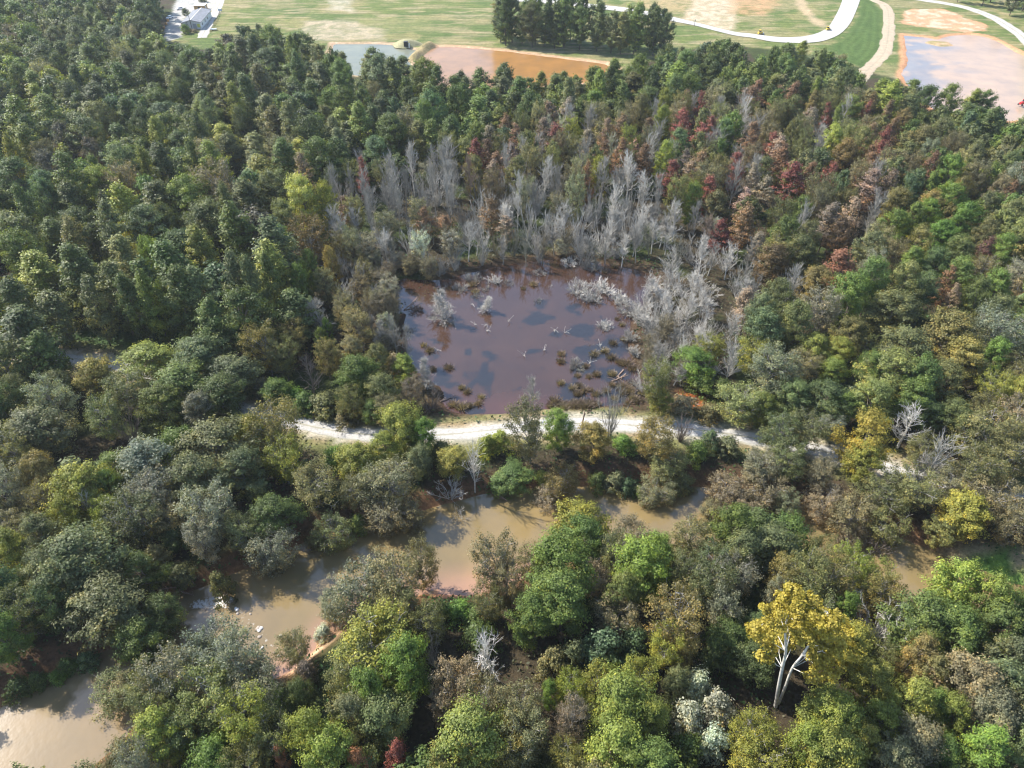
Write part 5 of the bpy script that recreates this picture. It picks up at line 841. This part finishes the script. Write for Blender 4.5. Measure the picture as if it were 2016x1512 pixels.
log('fallen_log', [(978, 973), (990, 980), (1000, 986)], RZ + .9, RZ + .05, .16, .08, 'pale branch sliding into the river below the crooked white tree', boughs=3, seed=7)
log('fallen_log', [(605, 1076), (612, 1085)], RZ + 1.0, RZ, .16, .09, 'dead branch dipping into the river at its upper left bank', boughs=4, seed=8)
log('fallen_log', [(793, 1022), (797, 1030)], RZ + .4, RZ, .14, .09, 'short dark stump in the shaded river', boughs=2, seed=9)
log('fallen_log', [(1228, 728), (1214, 743)], PZ + .1, PZ + .1, .22, .16, 'dark fallen log in the right of the pond, upper of two', boughs=3, seed=10)
log('fallen_log', [(1232, 737), (1218, 746), (1204, 750)], PZ + .1, PZ + .15, .2, .14, 'dark fallen log in the right of the pond, lower of two', boughs=4, seed=11)
log('fallen_log', [(822, 585), (808, 600), (795, 611)], PZ + 1.4, PZ, .12, .16, 'pale leaning dead pole at the upper left of the pond', seed=12)
log('fallen_log', [(1348, 787), (1362, 791), (1376, 797)], .3, .2, .22, .14, 'bleached log by the orange seep right of the pond', boughs=2, seed=13)
log('fallen_log', [(865, 792), (885, 784), (900, 778)], PZ + .1, PZ + .3, .12, .06, 'dark branch lying in the lower left of the pond', boughs=3, seed=14)
log('fallen_log', [(912, 1165), (920, 1161)], RZ + .05, RZ + .1, .12, .08, 'little log at the reddish sand spit of the near bank', seed=15)
STK = [(955, 640), (958, 652), (1000, 632), (935, 640), (860, 690), (865, 640), (1090, 650), (1112, 655), (1030, 700), (1070, 690), (1185, 690), (1160, 715), (1180, 680), (927, 600)]
for i, (a, b) in enumerate(STK):
    log('dead_stick', [(a, b), (a + 4, b - 2)], PZ, PZ + .8, .05, .04, 'bleached dead stick standing out of the pond, %s from the left' % ORD[sorted(q[0] + q[1] * 1e-3 for q in STK).index(a + b * 1e-3)], 'sycamore_bark', boughs=4, seed=40 + i)['group'] = 'dead sticks in the pond'
g = at(1146, 842, 0); a = Acc(); a.add(*tube([[0, 0, -.4], [.05, 0, 2.0], [.25, .05, 4.0], [.3, .1, 4.8]], [.2, .17, .12, .05], 8)); a.add(*tube([[.15, 0, 3.0], [.4, .1, 3.7], [.45, .2, 4.1]], [.1, .07, .03], 6)); link(a.mesh('dead_snag', ['dead_log']), 'dead_snag', None, tuple(g), label='dark broken snag standing at the lower edge of the gravel road', category='snag')
# rocks of the rapids
r = np.random.default_rng(8)
plain('river_rock', (.3, .26, .22), .7, .4, .4, 3); plain('pale_rock', (.62, .6, .56), .7, .4, .2, 3)
def rockmesh(s):
    r_ = np.random.default_rng(s); n = 9; a = Acc(); P = []
    for j in range(6):
        t = math.pi * j / 5; P.append(np.array([[math.sin(t) * math.cos(2 * math.pi * i / n) * (1 + r_.normal(0, .12)), math.sin(t) * math.sin(2 * math.pi * i / n) * .8 * (1 + r_.normal(0, .12)), math.cos(t) * .6] for i in range(n)]))
    V = np.vstack(P); Q = [[j * n + i, j * n + (i + 1) % n, (j + 1) * n + (i + 1) % n, (j + 1) * n + i] for j in range(5) for i in range(n)]; a.add(V, Q); return a
RK = [rockmesh(i).mesh('rock', ['pale_rock' if i % 2 else 'river_rock'], True) for i in range(4)]
for i in range(18):
    p = RAP[int((.2 + .8 * i / 18) * (len(RAP) - 1))] + r.normal(0, .8, 2); q = proj(p[0], p[1], RZ); o = link(RK[i % 4], 'river_rock', None, (p[0], p[1], RZ + .02)); s = r.uniform(.2, .55); o.scale = (s, s, s * .7); o.rotation_euler = (0, 0, r.random() * 6)
    o['label'] = '%s rock in the foaming rapids, %s from the upper left end' % ('pale wet' if i % 2 else 'dark wet', ORD[i]); o['category'] = 'rock'; o['group'] = 'rocks of the rapids'
# ------------------------------------------------------------------ the great yellow sycamore with two white trunks
def atY(px, py, Y):
    u = (px - CX) / F; v = (CY - py) / F; d = np.array([u, cp + v * sp, -sp + v * cp]); return d * (Y / d[1]) + np.array([0, 0, CAMH])
def sycamore():
    e = bpy.data.objects.new('sycamore_tree', None); COL.objects.link(e); b = at(1528, 1390, 0); e.location = tuple(b); e['label'] = 'great yellow-leaved tree with two bright white trunks at lower right'; e['category'] = 'sycamore'
    A = lambda px, py, dy=0: atY(px, py, b[1] + dy) - b
    a = Acc(); t1 = [np.array([0, 0, -.5]), A(1533, 1352), A(1540, 1315, .2), A(1547, 1282, .4), A(1546, 1245, .5), A(1552, 1205, .5), A(1560, 1175, .5)]
    a.add(*tube(smooth_line(t1, 4), np.linspace(.3, .08, 25), 9)); link(a.mesh('trunk', ['sycamore_bark'], True), 'trunk', e)
    a = Acc(); t2 = [np.array([.5, .4, -.5]), A(1546, 1352, .8), A(1560, 1315, 1.2), A(1580, 1290, 1.5), A(1594, 1268, 2), A(1612, 1235, 2), A(1630, 1205, 2)]
    a.add(*tube(smooth_line(t2, 4), np.linspace(.23, .06, 25), 9)); a.add(*tube([t2[3], A(1600, 1288, 1.2), A(1622, 1280, .8)], [.17, .12, .05], 6)); link(a.mesh('trunk', ['sycamore_bark'], True), 'trunk', e)
    lob = [(1565, 1178, 30), (1520, 1205, 24), (1600, 1195, 28), (1500, 1235, 28), (1550, 1222, 34), (1484, 1240, 16), (1535, 1262, 28), (1508, 1290, 18), (1600, 1235, 38), (1640, 1220, 28), (1662, 1250, 26), (1632, 1268, 30), (1600, 1262, 24), (1645, 1300, 22), (1622, 1320, 24), (1598, 1330, 18), (1570, 1245, 28), (1520, 1238, 26), (1674, 1285, 16), (1585, 1205, 30), (1505, 1264, 20), (1640, 1330, 16), (1610, 1295, 20), (1540, 1190, 26), (1625, 1240, 28), (1560, 1160, 18)]
    r_ = np.random.default_rng(77); cr = Acc(); tw = Acc(); pale = 0
    for px, py, w in lob:
        for lay in range(1 if w < 26 else 2):
            c0 = A(px, py, r_.uniform(-3.5, 1) if lay == 0 else r_.uniform(2.5, 7)); R_ = w * 92. / F * .98
            if lay == 0 and abs(px - 1545) < 14 and py > 1250: c0 = A(px, py, 4)
            for q in range(int(5 + R_ * 5)):
                d = rnd3(r_, 1)[0]; c1 = c0 + d * R_ * r_.random() ** .4 * np.array([1, 1, .75]); n = 60; dd = rnd3(r_, n); dd[:, 2] = np.where(dd[:, 2] < -.3, -dd[:, 2], dd[:, 2]); Pn = c1 + dd * (r_.random(n) ** .4)[:, None] * r_.uniform(.45, .85) * np.array([1, 1, .65]); N = dd * .6 + d * .4 + rnd3(r_, n) * .7; N /= np.linalg.norm(N, axis=1)[:, None]
                V, Q = leafq(r_, Pn, N, .16 * r_.uniform(.7, 1.4, n), .8); v = np.column_stack([r_.random(n), np.full(n, r_.random() * .6), np.full(n, .6)]); cr.add(V, Q, np.repeat(v, 4, 0))
            src = t1 if px < 1585 else t2; c = [s for s in src[2:] if s[2] < c0[2]] or [src[3]]; s = min(c, key=lambda s: np.linalg.norm(s - c0)); tw.add(*tube([s, (s + c0) / 2 + r_.normal(0, .25, 3), c0], [.07, .045, .02], 5))
    o = link(cr.mesh('crown', ['leaves']), 'crown', e); o.color = (.44, .35, .065, 1); link(tw.mesh('limbs', ['sycamore_bark']), 'limbs', e)
sycamore()
# ------------------------------------------------------------------ the yard at the top left
plain('shingle_grey', (.2, .21, .23), .9, .2, .2, .6); plain('wall_white', (.62, .62, .6), .8, .3, .08, .5); plain('door_grey', (.34, .35, .36), .6); plain('window_dark', (.02, .025, .03), .15, .6, .1)
plain('wood_tan', (.42, .27, .13), .8, .2, .15, .8); plain('roof_pale', (.7, .68, .64), .7, .2, .1); plain('car_white', (.78, .79, .8), .25, .6, .03); plain('glass_dark', (.02, .03, .04), .08, .7, .05); plain('tyre', (.02, .02, .02), .8); plain('lamp_red', (.35, .02, .02), .3)
plain('pole_wood', (.09, .07, .055), .9); plain('panel_yellow', (.55, .56, .12), .6); plain('paint_red', (.55, .03, .03), .35, .5, .08); plain('fence_dark', (.07, .06, .05), .8); plain('culvert_metal', (.035, .035, .035), .6); plain('barrel_orange', (.5, .27, .1), .6); plain('paint_blue_grey', (.4, .48, .55), .5); plain('paint_yellow', (.65, .42, .05), .5); plain('steel', (.45, .45, .45), .4, .5, .1, 2, .6)
def empty(name, loc, rz, lab, cat, group=None):
    e = bpy.data.objects.new(name, None); COL.objects.link(e); e.location = tuple(loc); e.rotation_euler = (0, 0, rz); e['label'] = lab; e['category'] = cat
    if group: e['group'] = group
    return e
def part(name, parent, mat, fn, smooth=False):
    a = Acc(); fn(a); return link(a.mesh(name, mat if isinstance(mat, list) else [mat], smooth), name, parent)
# grey-roofed building
A0, A1, B0 = at(362, 58.5), at(397, 57.5), at(404, 34)
wv_, dv = A1 - A0, B0 - A1; Wd = float(np.hypot(*wv_[:2])); rz = math.atan2(wv_[1], wv_[0]); Dp = float(np.hypot(*dv[:2])); Dp = min(Dp, 30.0)
e = empty('garage_building', A0, rz, 'low white-walled building with grey gable roof in the gravel yard', 'building')
part('wall', e, 'wall_white', lambda a: a.box((Wd / 2, Dp / 2, 1.7), (Wd, Dp, 3.6)))
def roof(a):
    o = .5; h = 3.5; p = 1.3; V = [[-o, -o, h], [Wd / 2, -o, h + p], [Wd + o, -o, h], [-o, Dp + o, h], [Wd / 2, Dp + o, h + p], [Wd + o, Dp + o, h]]; V += [[x, y, z + .18] for x, y, z in V]
    a.add(V, [[6, 7, 10, 9], [7, 8, 11, 10], [0, 3, 4, 1], [1, 4, 5, 2], [0, 1, 7, 6], [1, 2, 8, 7], [3, 9, 10, 4], [4, 10, 11, 5], [0, 6, 9, 3], [2, 5, 11, 8]])
part('roof', e, 'shingle_grey', roof)
part('gable', e, 'wall_white', lambda a: a.add([[.02, -.01, 3.4], [Wd - .02, -.01, 3.4], [Wd / 2, -.01, 4.7], [Wd / 2, -.01, 4.7], [.02, .2, 3.4], [Wd - .02, .2, 3.4], [Wd / 2, .2, 4.7], [Wd / 2, .2, 4.7]], [[0, 1, 2, 3], [5, 4, 7, 6]]))
part('ridge_cap', e, 'roof_pale', lambda a: a.box((Wd / 2, Dp / 2, 5.0), (.3, Dp + 1, .1)))
for x in (Wd * .17, Wd * .67): part('garage_door', e, 'door_grey', lambda a: a.box((x, -.05, 1.45), (Wd * .2, .12, 2.9)))
part('panel', e, 'panel_yellow', lambda a: a.box((Wd * .89, -.06, 1.9), (Wd * .17, .14, 1.7)))
for y in (.15, .4, .62): part('window', e, 'window_dark', lambda a: a.box((Wd + .03, Dp * y, 1.9), (.1, 1.3, 1.2)))
# tan shed
C0, C1 = at(383.5, 21.5), at(404.5, 21.0); rz2 = math.atan2(*(C1 - C0)[[1, 0]]); L2 = float(np.hypot(*(C1 - C0)[:2])); e = empty('tan_shed', C0, rz2, 'tan board shed with pale flat roof behind the grey-roofed building', 'shed')
part('wall', e, 'wood_tan', lambda a: a.box((L2 / 2, 3.2, 1.35), (L2, 6.4, 2.8)))
part('roof', e, 'roof_pale', lambda a: a.box((L2 / 2, 3.2, 2.85), (L2 + .5, 6.9, .2))); part('window', e, 'window_dark', lambda a: a.box((L2 * .45, -.03, 1.6), (1.1, .1, 1.1))); part('door', e, 'wall_white', lambda a: a.box((L2 + .03, 2.4, 1.1), (.1, 1.6, 2.1)))
def car(loc, rz, lab):
    e = empty('parked_car', loc, rz, lab, 'car', 'white cars in the gravel yard')
    def body(a):
        xs = [-2.3, -2.25, -1.5, -.9, .9, 1.5, 2.2, 2.3]; lo = .35; prof = [.75, .95, 1.0, 1.0, 1.0, .95, .8, .65]
        V = []; 
        for x, h in zip(xs, prof):
            for s, ww in ((-1, .88), (1, .88)): V += [[x, s * ww, lo], [x, s * ww * .97, h]]
        Q = []
        for i in range(len(xs) - 1):
            b0, b1 = i * 4, i * 4 + 4; Q += [[b0, b1, b1 + 1, b0 + 1], [b0 + 2, b0 + 3, b1 + 3, b1 + 2], [b0 + 1, b1 + 1, b1 + 3, b0 + 3], [b0, b0 + 2, b1 + 2, b1]]
        Q += [[0, 1, 3, 2], [28, 30, 31, 29]]; a.add(V, Q)
    part('body', e, 'car_white', body)
    part('window', e, 'glass_dark', lambda a: a.box((-.25, 0, 1.2), (2.7, 1.6, .45), taper=.82)); part('roof', e, 'car_white', lambda a: a.box((-.25, 0, 1.46), (2.0, 1.3, .08)))
    for x in (-1.4, 1.45):
        for y in (-.82, .82):
            def wh(a):
                t = np.linspace(0, 2 * np.pi, 15)[:-1]; V = [[x + .33 * math.cos(q), y + s * .11, .33 + .33 * math.sin(q)] for s in (-1, 1) for q in t]; n = 14; Q = [[i, (i + 1) % n, n + (i + 1) % n, n + i] for i in range(n)]; V += [[x, y - .11, .33], [x, y + .11, .33]]; Q += [[28, (i + 1) % n, i, i] for i in range(0)]
                a.add(V, Q); a.add([[x + .33 * math.cos(q), y + s * .112, .33 + .33 * math.sin(q)] for s in (-1, 1) for q in np.linspace(0, 2 * np.pi, 9)[:-1]], [[0, 1, 2, 3], [0, 3, 4, 7], [4, 5, 6, 7], [8, 11, 10, 9], [8, 15, 12, 11], [12, 15, 14, 13]])
            part('wheel', e, 'tyre', wh)
    for y in (-.6, .6): part('headlight', e, 'steel', lambda a: a.box((2.27, y, .62), (.08, .35, .16)))
    return e
car(at(355, 19), R(215), 'white car parked at the wood edge, upper of the two, left of the shed'); car(at(334.5, 36.5), R(250), 'white car parked at the wood edge, lower of the two, left of the building')
for i, (a_, b_) in enumerate([(331, 42.5), (327.5, 48.5), (323, 56)]):
    def bar(a):
        n = 12; zs = [0, .1, .45, .55, .9, 1.0]; rs = [.6, .68, .68, .74, .68, .6]; V = [[r_ * math.cos(2 * math.pi * k / n), r_ * math.sin(2 * math.pi * k / n), z * 1.3] for z, r_ in zip(zs, rs) for k in range(n)]; Q = [[j * n + k, j * n + (k + 1) % n, (j + 1) * n + (k + 1) % n, (j + 1) * n + k] for j in range(5) for k in range(n)]; V.append([0, 0, 1.32]); Q += [[60 + k, 60 + (k + 1) % n, 60 + (k + 2) % n, 72] for k in range(0, n, 2)]; a.add(V, Q)
    a = Acc(); bar(a); link(a.mesh('orange_drum', ['barrel_orange'], True), 'orange_drum', None, tuple(at(a_, b_)), label='tan-orange drum along the wood edge, %s of three' % ('topmost', 'middle', 'lowest')[i], category='drum', group='tan-orange drums beside the yard')
e = empty('utility_pole', at(379, 59), 0, 'dark wooden utility pole standing in front of the grey-roofed building', 'utility pole'); part('pole', e, 'pole_wood', lambda a: a.add(*tube([[0, 0, -.5], [-.1, 0, 5], [-.25, 0, 10.5]], [.17, .14, .1], 8))); part('crossarm', e, 'pole_wood', lambda a: a.box((-.24, 0, 9.9), (2.2, .12, .14)))
e = empty('utility_pole', at(1367, 51), 0, 'thin utility pole beside the haul road in the open land', 'utility pole'); part('pole', e, 'pole_wood', lambda a: a.add(*tube([[0, 0, -.5], [0, 0, 3.4]], [.12, .1], 8))); part('sign', e, 'steel', lambda a: a.box((0, -.14, 3.0), (.7, .06, .6)))
for i, (a_, b_, w_, h_) in enumerate([(362, 56, 3.0, 3.2), (370.5, 58, 2.2, 3.8), (386.5, 56.5, 2.3, 3.8), (366, 30, 5, 3.6), (399, 4, 7, 3.5), (410, 33, 3.0, 1.6), (366, 66, 7, 4.5), (372, 62, 4, 2), (384, 64, 4, 1.8)]):
    tm, cm, jm, H, D = lib('shr', i % 5); o = bpy.data.objects.new('leafy_shrub', jm); COL.objects.link(o); o.location = tuple(at(a_, b_)); s = w_ / D; o.scale = (s, s, h_ / H); col = PAL[['dg', 'dg', 'dg', 'dg', 'dg', 'dg', 'bg', 'tn', 'tn'][i]][0]; o.color = (*col, 1)
    o['label'] = ['round shrub at the left corner of the grey-roofed building', 'dark upright shrub between the two garage doors', 'dark upright shrub right of the second garage door', 'dark tree-like shrub between the upper car and the roof', 'dark shrub behind the tan shed', 'small shrub at the right of the building', 'light green shrub in front of the building', 'brown shrub in front of the garage doors', 'low brown shrub at the corner of the front lawn'][i]; o['category'] = 'shrub'; o['group'] = 'shrubs round the grey-roofed building'
e = empty('white_sign', at(434, 24), 0, 'pale blue-white sign board beside the lane near the green field', 'sign'); part('board', e, 'paint_blue_grey', lambda a: a.box((0, 0, 1.3), (2.3, .15, 1.2)))
for x in (-.9, .9): part('leg', e, 'pole_wood', lambda a: a.add(*tube([[x, 0, -.3], [x, 0, .8]], [.06, .06], 6)))
e = empty('flat_trailer', at(421, 60), .1, 'pale blue-grey flat trailer on the grass by the lane end', 'trailer'); part('bed', e, 'paint_blue_grey', lambda a: a.box((0, 0, .75), (3.2, 1.8, .3)))
for x in (-.7, .7):
    for y in (-.85, .85): part('wheel', e, 'tyre', lambda a: a.add(*tube([[x, y - .1, .32], [x, y + .1, .32]], [.32, .32], 12)))
part('drawbar', e, 'steel', lambda a: a.box((2.2, 0, .6), (1.3, .12, .12)))
e = empty('rail_fence', at(414, 64), 0, 'dark rail fence along the right side of the lane', 'fence'); f0 = at(414, 64); fl = smooth_line([at(*p) - f0 for p in ((414, 64), (422, 50), (429, 36), (433, 25))], 4)
part('rail', e, 'fence_dark', lambda a: (a.add(*tube(fl + np.array([0, 0, 1.0]), np.full(len(fl), .06), 6)), a.add(*tube(fl + np.array([0, 0, .5]), np.full(len(fl), .06), 6))))
for q in fl[::1]: part('post', e, 'fence_dark', lambda a: a.box((q[0], q[1], .55), (.16, .16, 1.2)))
# culvert mound, machines, buoy-red vehicle
g = at(800, 92); e = empty('culvert_inlet', g, 0, 'dark square culvert mouth in a grassy mound above the green pond', 'culvert')
plain('mound_grass', (.3, .28, .16), .95, .1, .3, .8)
def mnd(a):
    n, m_ = 20, 7; V = []
    for j in range(m_ + 1):
        t = j / m_
        for i in range(n):
            q = 2 * math.pi * i / n; rr_ = 1 + .15 * math.sin(3 * q + 1); V.append([8.5 * t * math.cos(q) * rr_, 5.5 * t * math.sin(q) * rr_ + 3.4, 3.0 * (1 - t * t) ** 1.2 + (.12 * math.sin(9 * q) * t) - .2])
    a.add(V, [[j * n + i, j * n + (i + 1) % n, (j + 1) * n + (i + 1) % n, (j + 1) * n + i] for j in range(m_) for i in range(n)])
part('mound', e, 'mound_grass', mnd, True); part('mouth', e, 'culvert_metal', lambda a: a.box((0, -.6, 1.2), (2.1, 2.0, 3.2)))
part('wingwall', e, 'wall_white', lambda a: (a.box((1.7, -1.0, .8), (.5, 2.0, 2.0)),))
for i, (a_, b_, s, lab) in enumerate([(1496, 68, 1.0, 'small yellow loader beside the haul road, left one'), (1629.5, 60, .9, 'small yellow machine on the inner bend of the haul road, right one')]):
    e = empty('yellow_loader', at(a_, b_), .3, lab, 'machine', 'yellow machines by the haul road'); e.scale = (s, s, s)
    part('body', e, 'paint_yellow', lambda a: a.box((0, 0, 1.0), (2.6, 1.3, .9), taper=.85)); part('cab', e, 'glass_dark', lambda a: a.box((-.2, 0, 1.85), (1.0, 1.1, .85), taper=.9)); part('cab_roof', e, 'paint_yellow', lambda a: a.box((-.2, 0, 2.32), (1.2, 1.3, .1))); part('bucket', e, 'steel', lambda a: a.box((1.9, 0, .5), (.7, 1.5, .6), taper=.6))
    for x in (-.8, .8):
        for y in (-.75, .75): part('wheel', e, 'tyre', lambda a: a.add(*tube([[x, y - .16, .45], [x, y + .16, .45]], [.45, .45], 12)))
e = empty('red_tractor', at(2013, 207), .4, 'red vehicle partly in view at the right edge below the big basin', 'tractor')
part('hood', e, 'paint_red', lambda a: a.box((-1.2, 0, 1.15), (1.9, 1.0, .8), taper=.85)); part('cab', e, 'glass_dark', lambda a: a.box((.3, 0, 1.7), (1.3, 1.3, 1.2), taper=.85)); part('roof', e, 'paint_red', lambda a: a.box((.3, 0, 2.36), (1.3, 1.3, .14))); part('chassis', e, 'paint_red', lambda a: a.box((-.3, 0, .75), (3.4, .9, .35)))
for x, q in ((-1.5, .4), (.7, .75)):
    for y in (-.85, .85): part('wheel', e, 'tyre', lambda a: a.add(*tube([[x, y - .2, q], [x, y + .2, q]], [q, q], 16)))

# ------------------------------------------------------------------ thin haze
m, nt, n, l = newmat('haze_air'); pv = n.new('ShaderNodeVolumePrincipled'); pv.inputs['Color'].default_value = (.86, .93, 1, 1); pv.inputs['Density'].default_value = HAZE; pv.inputs['Anisotropy'].default_value = .2
o_ = n.new('ShaderNodeOutputMaterial'); l.new(pv.outputs[0], o_.inputs['Volume'])
a = Acc(); a.box((0, 0, 50), (13000, 13000, 124)); link(a.mesh('haze', ['haze_air']), 'haze', kind='stuff', label='thin pale haze over the whole wood', category='haze')
